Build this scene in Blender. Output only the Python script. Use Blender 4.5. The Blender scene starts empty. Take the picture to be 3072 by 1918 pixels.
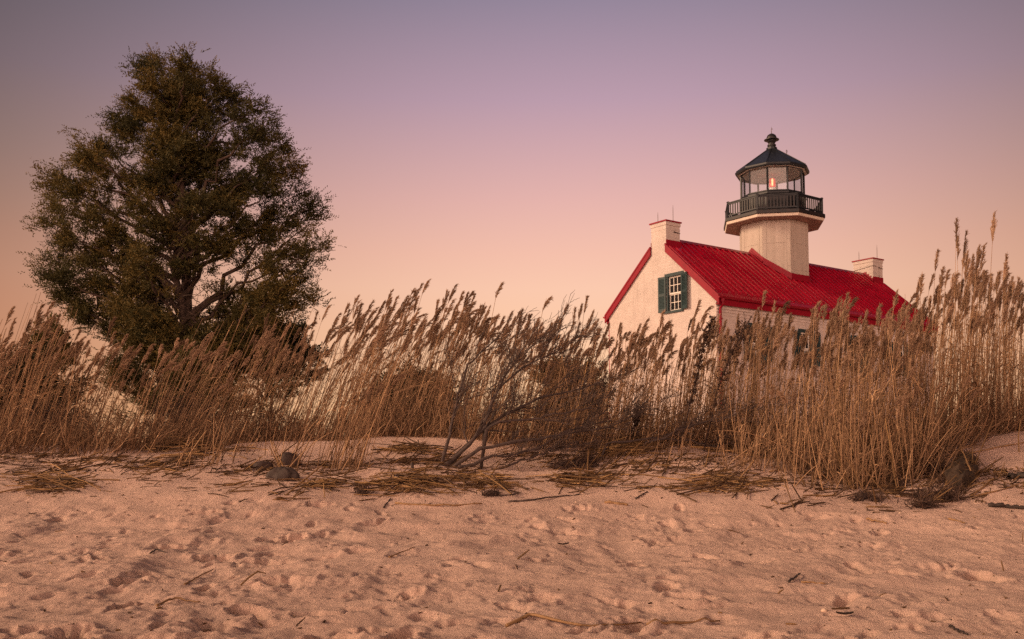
import bpy, math, random
import numpy as np
from math import sin, cos, radians, pi, sqrt, tan, atan2

SC = bpy.context.scene
COL = SC.collection
rng = np.random.default_rng(7)
random.seed(7)

# ------------------------------------------------------------------ camera
F, TILT, PX0, PY0, EYE = 2953.04, 0.0669, 1536.0, 1187.5, 1.1
cam_d = bpy.data.cameras.new('camera')
cam = bpy.data.objects.new('camera', cam_d)
COL.objects.link(cam)
cam.location = (0, 0, EYE)
cam.rotation_euler = (pi / 2 + TILT, 0, 0)
cam_d.sensor_width = 36.0
cam_d.lens = 36.0 * F / 3072.0
cam_d.shift_y = (PY0 - 959.0) / 3072.0
cam_d.clip_start, cam_d.clip_end = 0.1, 9000.0
SC.camera = cam


def W2(px, py, Y):
    """photo pixel at a real distance Y -> world point"""
    a, b = (px - PX0) / F, (PY0 - py) / F
    k = Y / (cos(TILT) - b * sin(TILT))
    return np.array([a * k, Y, EYE + k * (sin(TILT) + b * cos(TILT))])


def PXof(X, Y, Z):
    z = Z - EYE
    yc = Y * cos(TILT) + z * sin(TILT)
    zc = -Y * sin(TILT) + z * cos(TILT)
    return PX0 + F * X / yc, PY0 - F * zc / yc


# ------------------------------------------------------------------ materials
def mat(name, col, rough=0.7, noise=0.15, nscale=6.0, bump=0.0, bscale=40.0, metallic=0.0, spec=0.4, detail=4.0, col2=None, coat=0.0, stretch=1.0):
    m = bpy.data.materials.new(name)
    m.use_nodes = True
    nt = m.node_tree
    b = nt.nodes['Principled BSDF']
    b.inputs['Roughness'].default_value = rough
    b.inputs['Metallic'].default_value = metallic
    b.inputs['Specular IOR Level'].default_value = spec
    b.inputs['Coat Weight'].default_value = coat
    tc = nt.nodes.new('ShaderNodeTexCoord')
    n = nt.nodes.new('ShaderNodeTexNoise')
    n.inputs['Scale'].default_value = nscale
    n.inputs['Detail'].default_value = detail
    mpn = nt.nodes.new('ShaderNodeMapping')
    mpn.inputs['Scale'].default_value = (1, 1, stretch)
    nt.links.new(tc.outputs['Object'], mpn.inputs['Vector'])
    nt.links.new(mpn.outputs[0], n.inputs['Vector'])
    cr = nt.nodes.new('ShaderNodeValToRGB')
    lo = [max(0, c * (1 - noise)) for c in col] if col2 is None else col2
    hi = [min(1, c * (1 + noise)) for c in col] if col2 is None else col
    cr.color_ramp.elements[0].position, cr.color_ramp.elements[1].position = 0.3, 0.7
    cr.color_ramp.elements[0].color = (*lo, 1)
    cr.color_ramp.elements[1].color = (*hi, 1)
    nt.links.new(n.outputs['Fac'], cr.inputs['Fac'])
    nt.links.new(cr.outputs['Color'], b.inputs['Base Color'])
    if bump > 0:
        n2 = nt.nodes.new('ShaderNodeTexNoise')
        n2.inputs['Scale'].default_value = bscale
        n2.inputs['Detail'].default_value = 6
        nt.links.new(tc.outputs['Object'], n2.inputs['Vector'])
        bp = nt.nodes.new('ShaderNodeBump')
        bp.inputs['Strength'].default_value = bump
        bp.inputs['Distance'].default_value = 0.02
        nt.links.new(n2.outputs['Fac'], bp.inputs['Height'])
        nt.links.new(bp.outputs['Normal'], b.inputs['Normal'])
    return m


def plant_mat(name, lo, mid, hi, transl=0.25, rough=0.75):
    """dry or green plant: colour differs from stem to stem (attribute 'var'), a little light passes through"""
    m = bpy.data.materials.new(name)
    m.use_nodes = True
    nt = m.node_tree
    b = nt.nodes['Principled BSDF']
    out = nt.nodes['Material Output']
    at = nt.nodes.new('ShaderNodeAttribute')
    at.attribute_name = 'var'
    cr = nt.nodes.new('ShaderNodeValToRGB')
    e = cr.color_ramp.elements
    e[0].position, e[1].position = 0.0, 1.0
    e[0].color, e[1].color = (*lo, 1), (*hi, 1)
    k = e.new(0.5)
    k.color = (*mid, 1)
    nt.links.new(at.outputs['Fac'], cr.inputs['Fac'])
    b.inputs['Roughness'].default_value = rough
    b.inputs['Specular IOR Level'].default_value = 0.25
    nt.links.new(cr.outputs['Color'], b.inputs['Base Color'])
    if transl > 0:
        tr = nt.nodes.new('ShaderNodeBsdfTranslucent')
        nt.links.new(cr.outputs['Color'], tr.inputs['Color'])
        mx = nt.nodes.new('ShaderNodeMixShader')
        mx.inputs[0].default_value = transl
        nt.links.new(b.outputs[0], mx.inputs[1])
        nt.links.new(tr.outputs[0], mx.inputs[2])
        nt.links.new(mx.outputs[0], out.inputs['Surface'])
    return m


def brick_mat(name, col, mortar, bw=0.21, bh=0.075, bump=0.28):
    m = bpy.data.materials.new(name)
    m.use_nodes = True
    nt = m.node_tree
    L = nt.links.new
    b = nt.nodes['Principled BSDF']
    b.inputs['Roughness'].default_value = 0.75
    b.inputs['Specular IOR Level'].default_value = 0.25
    tc = nt.nodes.new('ShaderNodeTexCoord')
    sp = nt.nodes.new('ShaderNodeSeparateXYZ')
    L(tc.outputs['Object'], sp.inputs[0])
    ad = nt.nodes.new('ShaderNodeMath'); ad.operation = 'ADD'
    L(sp.outputs['X'], ad.inputs[0]); L(sp.outputs['Y'], ad.inputs[1])
    cb = nt.nodes.new('ShaderNodeCombineXYZ')
    L(ad.outputs[0], cb.inputs['X']); L(sp.outputs['Z'], cb.inputs['Y'])
    br = nt.nodes.new('ShaderNodeTexBrick')
    br.inputs['Scale'].default_value = 1.0
    br.inputs['Brick Width'].default_value = bw
    br.inputs['Row Height'].default_value = bh
    br.inputs['Mortar Size'].default_value = 0.009
    br.inputs['Mortar Smooth'].default_value = 0.3
    br.inputs['Color1'].default_value = (*[c * 1.02 for c in col], 1)
    br.inputs['Color2'].default_value = (*[c * 0.92 for c in col], 1)
    br.inputs['Mortar'].default_value = (*mortar, 1)
    L(cb.outputs[0], br.inputs['Vector'])
    n = nt.nodes.new('ShaderNodeTexNoise')
    n.inputs['Scale'].default_value = 1.3
    n.inputs['Detail'].default_value = 8
    n.inputs['Roughness'].default_value = 0.65
    L(tc.outputs['Object'], n.inputs['Vector'])
    mr = nt.nodes.new('ShaderNodeMapRange')
    mr.inputs[1].default_value, mr.inputs[2].default_value = 0.3, 0.72
    mr.inputs[3].default_value, mr.inputs[4].default_value = 0.86, 1.04
    L(n.outputs['Fac'], mr.inputs[0])
    mx = nt.nodes.new('ShaderNodeMix'); mx.data_type = 'RGBA'; mx.blend_type = 'MULTIPLY'
    mx.inputs[0].default_value = 1.0
    L(br.outputs['Color'], mx.inputs[6]); L(mr.outputs[0], mx.inputs[7])
    mp2 = nt.nodes.new('ShaderNodeMapping'); mp2.inputs['Scale'].default_value = (4.5, 4.5, 0.35)
    L(tc.outputs['Object'], mp2.inputs['Vector'])
    n3 = nt.nodes.new('ShaderNodeTexNoise'); n3.inputs['Scale'].default_value = 1.0; n3.inputs['Detail'].default_value = 6
    L(mp2.outputs[0], n3.inputs['Vector'])
    mr3 = nt.nodes.new('ShaderNodeMapRange')
    mr3.inputs[1].default_value, mr3.inputs[2].default_value = 0.52, 0.74
    mr3.inputs[3].default_value, mr3.inputs[4].default_value = 1.0, 0.86
    L(n3.outputs['Fac'], mr3.inputs[0])
    mx3 = nt.nodes.new('ShaderNodeMix'); mx3.data_type = 'RGBA'; mx3.blend_type = 'MULTIPLY'; mx3.inputs[0].default_value = 1.0
    L(mx.outputs[2], mx3.inputs[6]); L(mr3.outputs[0], mx3.inputs[7])
    L(mx3.outputs[2], b.inputs['Base Color'])
    n2 = nt.nodes.new('ShaderNodeTexNoise')
    n2.inputs['Scale'].default_value = 22
    L(tc.outputs['Object'], n2.inputs['Vector'])
    sb = nt.nodes.new('ShaderNodeMath'); sb.operation = 'MULTIPLY_ADD'
    L(n2.outputs['Fac'], sb.inputs[0]); sb.inputs[1].default_value = 0.5
    iv = nt.nodes.new('ShaderNodeMath'); iv.operation = 'SUBTRACT'; iv.inputs[0].default_value = 1.0
    L(br.outputs['Fac'], iv.inputs[1]); L(iv.outputs[0], sb.inputs[2])
    bp = nt.nodes.new('ShaderNodeBump')
    bp.inputs['Strength'].default_value = bump
    bp.inputs['Distance'].default_value = 0.015
    L(sb.outputs[0], bp.inputs['Height'])
    L(bp.outputs['Normal'], b.inputs['Normal'])
    return m


M = {}
M['brick'] = brick_mat('painted_brick', (0.66, 0.575, 0.53), (0.57, 0.49, 0.445))
M['tower'] = mat('tower_paint', (0.51, 0.44, 0.38), 0.75, 0.10, 3.2, 0.06, 30, col2=(0.43, 0.365, 0.31), stretch=0.2, detail=8)
M['trimw'] = mat('cream_trim', (0.66, 0.57, 0.47), 0.6, 0.08, 3)
M['red'] = mat('red_roof_metal', (0.44, 0.001, 0.025), 0.36, 0.2, 1.6, 0.02, 3, spec=0.4, col2=(0.31, 0.002, 0.019), coat=0.12, stretch=0.22, detail=8)
M['redtrim'] = mat('red_trim_paint', (0.25, 0.002, 0.017), 0.45, 0.12, 3, spec=0.25)
M['ridge'] = mat('ridge_metal', (0.26, 0.03, 0.05), 0.3, 0.15, 2, spec=0.5)
M['black'] = mat('black_iron_paint', (0.008, 0.011, 0.016), 0.45, 0.4, 9, 0.15, 40, col2=(0.016, 0.019, 0.024))
M['rust'] = mat('rusty_black_iron', (0.006, 0.009, 0.013), 0.45, 0.4, 5, 0.2, 40, col2=(0.026, 0.017, 0.016), detail=8)
M['soffit'] = mat('weathered_soffit_wood', (0.30, 0.20, 0.17), 0.8, 0.2, 3, 0.1, 30)
M['ceil'] = mat('lantern_ceiling_paint', (0.80, 0.78, 0.75), 0.7, 0.05, 3)
M['teal'] = mat('teal_shutter_paint', (0.018, 0.042, 0.046), 0.55, 0.25, 5, 0.08, 60)
M['sash'] = mat('white_sash_paint', (0.74, 0.70, 0.63), 0.5, 0.05, 4)
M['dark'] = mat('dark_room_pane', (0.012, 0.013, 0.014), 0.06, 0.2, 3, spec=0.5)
M['steel'] = mat('dull_steel', (0.16, 0.13, 0.12), 0.5, 0.2, 8, metallic=0.6)
M['bark'] = mat('cedar_bark', (0.075, 0.048, 0.036), 0.9, 0.35, 8, 0.4, 25)
M['deadwood'] = mat('grey_dead_wood', (0.072, 0.050, 0.043), 0.85, 0.35, 14, 0.35, 50)
M['stone1'] = mat('brown_stone', (0.046, 0.027, 0.022), 0.75, 0.3, 9, 0.3, 30)
M['stone2'] = mat('grey_stone', (0.060, 0.043, 0.036), 0.8, 0.3, 9, 0.3, 30)
M['shell'] = mat('pale_shell', (0.62, 0.46, 0.34), 0.5, 0.15, 30)
M['rope'] = mat('root_peat', (0.045, 0.028, 0.018), 0.95, 0.5, 12, 0.6, 60)
M['reed'] = plant_mat('dry_reed', (0.095, 0.055, 0.033), (0.33, 0.195, 0.112), (0.70, 0.45, 0.25), 0.2)
M['plume'] = plant_mat('reed_plume', (0.17, 0.104, 0.066), (0.37, 0.24, 0.155), (0.61, 0.42, 0.28), 0.34)
M['straw'] = plant_mat('fallen_straw', (0.055, 0.030, 0.017), (0.20, 0.115, 0.05), (0.45, 0.27, 0.12), 0.05)
M['juniper'] = plant_mat('juniper_foliage', (0.022, 0.024, 0.009), (0.068, 0.060, 0.018), (0.16, 0.110, 0.028), 0.12)
M['darkjun'] = plant_mat('dark_evergreen_foliage', (0.012, 0.015, 0.008), (0.026, 0.027, 0.012), (0.06, 0.045, 0.018), 0.10)
M['brush'] = plant_mat('bare_brush_twigs', (0.035, 0.022, 0.020), (0.07, 0.042, 0.034), (0.13, 0.075, 0.05), 0.0)
M['weed'] = plant_mat('dead_weed', (0.025, 0.014, 0.012), (0.045, 0.025, 0.02), (0.08, 0.045, 0.03), 0.05)


def glass_mat():
    m = bpy.data.materials.new('lantern_glass')
    m.use_nodes = True
    nt = m.node_tree
    nt.nodes.remove(nt.nodes['Principled BSDF'])
    out = nt.nodes['Material Output']
    t = nt.nodes.new('ShaderNodeBsdfTransparent')
    t.inputs[0].default_value = (0.96, 0.975, 0.98, 1)
    g = nt.nodes.new('ShaderNodeBsdfGlossy')
    g.inputs['Roughness'].default_value = 0.04
    fr = nt.nodes.new('ShaderNodeMath'); fr.operation = 'MULTIPLY_ADD'
    lw = nt.nodes.new('ShaderNodeLayerWeight')
    pw = nt.nodes.new('ShaderNodeMath'); pw.operation = 'POWER'
    nt.links.new(lw.outputs['Facing'], pw.inputs[0]); pw.inputs[1].default_value = 5.0
    nt.links.new(pw.outputs[0], fr.inputs[0]); fr.inputs[1].default_value = 0.7; fr.inputs[2].default_value = 0.07
    mx = nt.nodes.new('ShaderNodeMixShader')
    nt.links.new(fr.outputs[0], mx.inputs[0])
    nt.links.new(t.outputs[0], mx.inputs[1])
    nt.links.new(g.outputs[0], mx.inputs[2])
    nt.links.new(mx.outputs[0], out.inputs['Surface'])
    return m


def emit_mat(name, col, e, s):
    m = bpy.data.materials.new(name)
    m.use_nodes = True
    b = m.node_tree.nodes['Principled BSDF']
    b.inputs['Base Color'].default_value = (*col, 1)
    b.inputs['Roughness'].default_value = 0.25
    b.inputs['Emission Color'].default_value = (*e, 1)
    b.inputs['Emission Strength'].default_value = s
    return m


M['glass'] = glass_mat()
M['lens'] = emit_mat('red_lens_glass', (0.5, 0.02, 0.02), (1.0, 0.05, 0.03), 0.5)
M['bulb'] = emit_mat('glowing_bulb', (1, 0.6, 0.3), (1.0, 0.60, 0.25), 1.2)


def sand_mat():
    m = bpy.data.materials.new('beach_sand')
    m.use_nodes = True
    nt = m.node_tree
    L = nt.links.new
    b = nt.nodes['Principled BSDF']
    b.inputs['Roughness'].default_value = 0.95
    b.inputs['Specular IOR Level'].default_value = 0.15
    tc = nt.nodes.new('ShaderNodeTexCoord')

    def noise(s, d, r=0.6):
        n = nt.nodes.new('ShaderNodeTexNoise')
        n.inputs['Scale'].default_value = s
        n.inputs['Detail'].default_value = d
        n.inputs['Roughness'].default_value = r
        L(tc.outputs['Object'], n.inputs['Vector'])
        return n
    n1 = noise(0.9, 6)
    cr = nt.nodes.new('ShaderNodeValToRGB')
    cr.color_ramp.elements[0].position, cr.color_ramp.elements[1].position = 0.3, 0.72
    cr.color_ramp.elements[0].color = (0.62, 0.425, 0.34, 1)
    cr.color_ramp.elements[1].color = (0.72, 0.505, 0.405, 1)
    L(n1.outputs['Fac'], cr.inputs['Fac'])
    n2 = noise(260, 3, 0.7)
    mr = nt.nodes.new('ShaderNodeMapRange')
    mr.inputs[1].default_value, mr.inputs[2].default_value = 0.3, 0.7
    mr.inputs[3].default_value, mr.inputs[4].default_value = 0.66, 1.26
    L(n2.outputs['Fac'], mr.inputs[0])
    mx = nt.nodes.new('ShaderNodeMix'); mx.data_type = 'RGBA'; mx.blend_type = 'MULTIPLY'
    mx.inputs[0].default_value = 1.0
    L(cr.outputs['Color'], mx.inputs[6]); L(mr.outputs[0], mx.inputs[7])
    L(mx.outputs[2], b.inputs['Base Color'])
    n3 = noise(55, 8, 0.7)
    n5 = noise(150, 4, 0.7)
    n4 = noise(9, 5, 0.6)
    a = nt.nodes.new('ShaderNodeMath'); a.operation = 'MULTIPLY_ADD'
    L(n4.outputs['Fac'], a.inputs[0]); a.inputs[1].default_value = 2.0
    a2 = nt.nodes.new('ShaderNodeMath'); a2.operation = 'MULTIPLY_ADD'
    L(n5.outputs['Fac'], a2.inputs[0]); a2.inputs[1].default_value = 0.7
    L(n3.outputs['Fac'], a2.inputs[2]); L(a2.outputs[0], a.inputs[2])
    bp = nt.nodes.new('ShaderNodeBump')
    bp.inputs['Strength'].default_value = 1.0
    bp.inputs['Distance'].default_value = 0.014
    L(a.outputs[0], bp.inputs['Height'])
    L(bp.outputs['Normal'], b.inputs['Normal'])
    return m


M['sand'] = sand_mat()


# ------------------------------------------------------------------ mesh helpers
class PB:
    """small polygon builder: boxes, prisms, tubes, loose faces -> one mesh"""
    def __init__(s):
        s.v, s.f = [], []

    def poly(s, pts):
        n = len(s.v)
        s.v += [tuple(map(float, p)) for p in pts]
        s.f.append(tuple(range(n, n + len(pts))))

    def extrude(s, pts, vec):
        n, k = len(s.v), len(pts)
        vec = np.array(vec, float)
        s.v += [tuple(map(float, p)) for p in pts] + [tuple(np.array(p, float) + vec) for p in pts]
        s.f.append(tuple(range(n + k - 1, n - 1, -1)))
        s.f.append(tuple(range(n + k, n + 2 * k)))
        for i in range(k):
            j = (i + 1) % k
            s.f.append((n + i, n + j, n + k + j, n + k + i))

    def box(s, x0, x1, y0, y1, z0, z1):
        s.extrude([(x0, y0, z0), (x1, y0, z0), (x1, y1, z0), (x0, y1, z0)], (0, 0, z1 - z0))

    def bar(s, p, q, w, h, up=(0, 0, 1)):
        p, q, up = (np.array(a, float) for a in (p, q, up))
        d = (q - p) / np.linalg.norm(q - p)
        a = np.cross(d, up); a /= np.linalg.norm(a)
        b = np.cross(a, d)
        s.extrude([p + a * w / 2 * i + b * h / 2 * j for i, j in ((-1, -1), (1, -1), (1, 1), (-1, 1))], q - p)

    def ring(s, prof, k, cx=0, cy=0, phase=0.0, cap=True):
        """lathe: prof = [(r, z)...] as a k-sided solid"""
        n = len(s.v)
        for r, z in prof:
            for i in range(k):
                a = phase + 2 * pi * i / k
                s.v.append((cx + r * cos(a), cy + r * sin(a), z))
        for j in range(len(prof) - 1):
            for i in range(k):
                i2 = (i + 1) % k
                s.f.append((n + j * k + i, n + j * k + i2, n + (j + 1) * k + i2, n + (j + 1) * k + i))
        if cap:
            s.f.append(tuple(n + i for i in range(k - 1, -1, -1)))
            s.f.append(tuple(n + (len(prof) - 1) * k + i for i in range(k)))

    def tube(s, path, rad, k=6):
        n = len(s.v)
        path = [np.array(p, float) for p in path]
        m = len(path)
        if not hasattr(rad, '__len__'):
            rad = [rad] * m
        ref = np.array([0.31, 0.57, 0.76])
        for i, p in enumerate(path):
            d = path[min(i + 1, m - 1)] - path[max(i - 1, 0)]
            d /= (np.linalg.norm(d) + 1e-9)
            a = np.cross(d, ref)
            if np.linalg.norm(a) < 0.1:
                a = np.cross(d, (1, 0, 0))
            a /= np.linalg.norm(a)
            b = np.cross(d, a)
            for j in range(k):
                t = 2 * pi * j / k
                s.v.append(tuple(p + rad[i] * (cos(t) * a + sin(t) * b)))
        for i in range(m - 1):
            for j in range(k):
                j2 = (j + 1) % k
                s.f.append((n + i * k + j, n + i * k + j2, n + (i + 1) * k + j2, n + (i + 1) * k + j))
        s.f.append(tuple(n + j for j in range(k - 1, -1, -1)))
        s.f.append(tuple(n + (m - 1) * k + j for j in range(k)))

    def mesh(s, name, m, smooth=False):
        me = bpy.data.meshes.new(name)
        me.from_pydata(s.v, [], s.f)
        me.materials.append(m)
        if smooth:
            me.polygons.foreach_set('use_smooth', [True] * len(me.polygons))
        me.update()
        return me

    def build(s, name, m, parent=None, smooth=False, bevel=0.0):
        o = bpy.data.objects.new(name, s.mesh(name, m, smooth))
        COL.objects.link(o)
        if parent is not None:
            o.parent = parent
        if bevel:
            b = o.modifiers.new('bevel', 'BEVEL')
            b.width = bevel
            b.segments = 2
        return o


class FB:
    """fast builder for plants: numpy arrays of quads and triangles with a per-piece 'var' attribute"""
    def __init__(s):
        s.V, s.Q, s.T, s.A, s.n = [], [], [], [], 0

    def add(s, V, Q=None, T=None, var=0.5):
        V = np.asarray(V, np.float32).reshape(-1, 3)
        if Q is not None and len(Q):
            s.Q.append(np.asarray(Q, np.int64) + s.n)
        if T is not None and len(T):
            s.T.append(np.asarray(T, np.int64) + s.n)
        s.V.append(V)
        s.A.append(np.broadcast_to(np.asarray(var, np.float32), (len(V),)) if np.ndim(var) == 0 else np.asarray(var, np.float32))
        s.n += len(V)

    def tube(s, path, rad, k=3, var=0.5):
        path = np.asarray(path, float)
        m = len(path)
        rad = np.broadcast_to(np.asarray(rad, float), (m,))
        d = np.gradient(path, axis=0)
        d /= np.linalg.norm(d, axis=1)[:, None] + 1e-9
        a = np.cross(d, np.array([0.31, 0.9, 0.26]))
        a /= np.linalg.norm(a, axis=1)[:, None] + 1e-9
        b = np.cross(d, a)
        t = 2 * pi * np.arange(k) / k
        V = path[:, None] + rad[:, None, None] * (np.cos(t)[None, :, None] * a[:, None] + np.sin(t)[None, :, None] * b[:, None])
        i, j = np.meshgrid(np.arange(m - 1), np.arange(k), indexing='ij')
        j2 = (j + 1) % k
        Q = np.stack([i * k + j, i * k + j2, (i + 1) * k + j2, (i + 1) * k + j], -1).reshape(-1, 4)
        s.add(V, Q, None, var)

    def ribbon(s, path, w, side, var=0.5):
        path = np.asarray(path, float)
        m = len(path)
        w = np.asarray(w, float)
        V = np.empty((m, 2, 3))
        V[:, 0] = path - side * w[:, None] / 2
        V[:, 1] = path + side * w[:, None] / 2
        i = np.arange(m - 1)
        s.add(V, np.stack([2 * i, 2 * i + 1, 2 * i + 3, 2 * i + 2], -1), None, var)

    def mesh(s, name, m):
        V = np.concatenate(s.V) if s.V else np.zeros((0, 3), np.float32)
        A = np.concatenate(s.A)
        Q = np.concatenate(s.Q) if s.Q else np.zeros((0, 4), np.int64)
        T = np.concatenate(s.T) if s.T else np.zeros((0, 3), np.int64)
        me = bpy.data.meshes.new(name)
        me.vertices.add(len(V))
        me.vertices.foreach_set('co', V.astype(np.float32).ravel())
        loops = np.concatenate([Q.ravel(), T.ravel()]).astype(np.int32)
        me.loops.add(len(loops))
        me.loops.foreach_set('vertex_index', loops)
        st = np.concatenate([np.arange(len(Q)) * 4, len(Q) * 4 + np.arange(len(T)) * 3]).astype(np.int32)
        me.polygons.add(len(Q) + len(T))
        me.polygons.foreach_set('loop_start', st)
        at = me.attributes.new('var', 'FLOAT', 'POINT')
        at.data.foreach_set('value', A.astype(np.float32))
        me.materials.append(m)
        me.update(calc_edges=True)
        return me

    def build(s, name, m, parent=None, loc=None):
        o = bpy.data.objects.new(name, s.mesh(name, m))
        COL.objects.link(o)
        if parent is not None:
            o.parent = parent
        if loc is not None:
            o.location = loc
        return o


def tag(o, label=None, cat=None, group=None, kind=None):
    if label: o['label'] = label
    if cat: o['category'] = cat
    if group: o['group'] = group
    if kind: o['kind'] = kind
    return o


def empty(name, loc, rz=0.0):
    o = bpy.data.objects.new(name, None)
    COL.objects.link(o)
    o.location = tuple(map(float, loc))
    o.rotation_euler = (0, 0, rz)
    o.empty_display_size = 0.3
    return o


def unit(v):
    v = np.asarray(v, float)
    return v / (np.linalg.norm(v) + 1e-12)


# ------------------------------------------------------------------ terrain
CP = []   # control points (X, Y, Z) of the ground
for X in (-12, -6, -3, 0, 3, 6, 12):
    for Y in (2.0, 4.0, 6.0, 8.0):
        CP.append((X, Y, 0.055 * Y))
for px, py, Y in [(0, 1340, 14.3), (200, 1338, 14.3), (450, 1340, 14.2), (700, 1330, 15.0), (800, 1328, 15.2), (900, 1330, 14.8),
                  (1030, 1402, 12.2), (1200, 1312, 14.8), (1330, 1398, 12.0), (1500, 1345, 13.4), (1480, 1316, 15.0),
                  (1650, 1384, 12.6), (1800, 1345, 13.4), (2080, 1340, 13.0), (2200, 1345, 13.1), (2350, 1388, 12.2),
                  (2500, 1442, 11.2), (2620, 1446, 11.1), (2700, 1440, 11.0), (2790, 1398, 11.2), (2870, 1362, 11.5),
                  (2950, 1332, 11.9), (3072, 1318, 12.1), (2900, 1490, 10.1), (3072, 1480, 10.1), (2790, 1480, 10.3),
                  (0, 1470, 11.0), (300, 1450, 11.2), (600, 1430, 11.4), (860, 1420, 11.6), (1150, 1450, 11.0), (1400, 1470, 10.8),
                  (1700, 1470, 10.8), (2000, 1440, 11.0), (2300, 1470, 10.6), (2600, 1520, 9.8),
                  (0, 1560, 9.4), (500, 1560, 9.4), (1000, 1560, 9.4), (1500, 1560, 9.4), (2000, 1560, 9.4), (2500, 1560, 9.2), (3072, 1560, 9.0)]:
    p = W2(px, py, Y)
    CP.append(tuple(p))
for X in (-14, -8, -4, 0, 4, 9, 14):
    CP.append((X, 18.0, 1.12)); CP.append((X, 22.0, 0.95))
for X in (-15, 15):
    CP.append((X, 10.0, 0.6)); CP.append((X, 13.0, 1.0))
CP = np.array(CP)


def _tps_fit(P):
    n = len(P)
    d = np.linalg.norm(P[:, None, :2] - P[None, :, :2], axis=-1)
    K = np.where(d > 0, d * d * np.log(d + 1e-12), 0) + np.eye(n) * 0.05
    A = np.zeros((n + 3, n + 3))
    A[:n, :n] = K
    A[:n, n] = 1; A[:n, n + 1:] = P[:, :2]
    A[n, :n] = 1; A[n + 1:, :n] = P[:, :2].T
    return np.linalg.solve(A, np.concatenate([P[:, 2], np.zeros(3)]))


TW = _tps_fit(CP)


def smooth(a, b, x):
    t = np.clip((x - a) / (b - a), 0, 1)
    return t * t * (3 - 2 * t)


def base_h(X, Y):
    sh = X.shape
    X, Y = X.ravel(), Y.ravel()
    z = np.zeros(len(X))
    for i in range(0, len(X), 60000):
        x, y = X[i:i + 60000], Y[i:i + 60000]
        xx, yy = np.clip(x, -14, 14), np.clip(y, 2, 22)
        d2 = (xx[:, None] - CP[None, :, 0]) ** 2 + (yy[:, None] - CP[None, :, 1]) ** 2
        k = 0.5 * d2 * np.log(d2 + 1e-12)
        z[i:i + 60000] = k @ TW[:-3] + TW[-3] + TW[-2] * xx + TW[-1] * yy
    z = z * (1 - smooth(17, 22, Y)) + 0.9 * smooth(17, 22, Y)
    z = np.where(Y < 3.5, 0.055 * np.maximum(Y, -20) * (1 - smooth(2.0, 3.5, Y)) + z * smooth(2.0, 3.5, Y), z)
    return z.reshape(sh)


def vnoise(X, Y, s, seed):
    r = np.random.default_rng(seed).random((257, 257)).astype(np.float32)
    x, y = X * s + 61.3, Y * s + 37.7
    xi, yi = np.floor(x).astype(int), np.floor(y).astype(int)
    fx, fy = x - xi, y - yi
    fx, fy = fx * fx * (3 - 2 * fx), fy * fy * (3 - 2 * fy)
    xi, yi = xi % 256, yi % 256
    a = r[yi, xi] * (1 - fx) + r[yi, xi + 1] * fx
    b = r[yi + 1, xi] * (1 - fx) + r[yi + 1, xi + 1] * fx
    return a * (1 - fy) + b * fy - 0.5


gx = np.arange(-9.6, 9.6001, 0.0135)
ext = np.cumsum(0.03 * 1.42 ** np.arange(32))
gx = np.concatenate([-9.6 - ext[::-1], gx, 9.6 + ext])
gy = [3.1]
while gy[-1] < 17.5:
    gy.append(gy[-1] * 1.0034)
gy = np.array(gy)
exty = np.cumsum(0.08 * 1.36 ** np.arange(33))
gy = np.concatenate([-3000 + 0 * exty[:1], [-200, -40, -10, -2, 1, 2.2, 2.8], gy, gy[-1] + exty])
GX, GY = np.meshgrid(gx, gy)
GZ = base_h(GX, GY)
# trampled beach: soft mounds, footprints, crumbled edges; wind-smoothed slope under the reeds
foot = (1 - smooth(9.2, 10.8, GY + 0.10 * GX)) * smooth(2.2, 3.2, GY) * (1 - smooth(9.0, 12, np.abs(GX)))
near = smooth(2.2, 3.2, GY) * (1 - smooth(15, 17.5, GY)) * (1 - smooth(9.6, 12, np.abs(GX)))
wx, wy = GX + 0.10 * vnoise(GX, GY, 2.1, 90), GY + 0.10 * vnoise(GX, GY, 2.1, 91)
rough = 0.060 * vnoise(wx, wy, 1.1, 11) + 0.052 * vnoise(wx, wy, 2.7, 12) + 0.024 * vnoise(wx, wy, 5.3, 34) - 0.046 * np.abs(vnoise(wx, wy, 4.1, 33)) + 0.014 * vnoise(wx, wy, 7.3, 13) + 0.006 * vnoise(wx, wy, 19.0, 14)
patch = smooth(-0.12, 0.22, vnoise(GX, GY, 1.4, 42))
crumb = np.maximum(vnoise(wx, wy, 17.0, 41) - 0.05, 0) * 0.040 + np.maximum(vnoise(wx, wy, 38.0, 43) - 0.08, 0) * 0.026
rough += patch * crumb * 0.25 + (0.3 + 0.7 * patch) * (0.007 * vnoise(GX, GY, 47.0, 15) + 0.007 * vnoise(wx, wy, 29.0, 16) - 0.020 * np.abs(vnoise(wx, wy, 11.0, 32)))
GZ = GZ + foot * rough
GZ += near * (1 - foot) * (0.13 * vnoise(GX, GY, 0.9, 21) + 0.055 * vnoise(GX, GY, 2.6, 22) + 0.010 * vnoise(GX, GY, 8.0, 23) + 0.003 * vnoise(GX, GY, 30, 24))
frng = np.random.default_rng(5)


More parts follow.
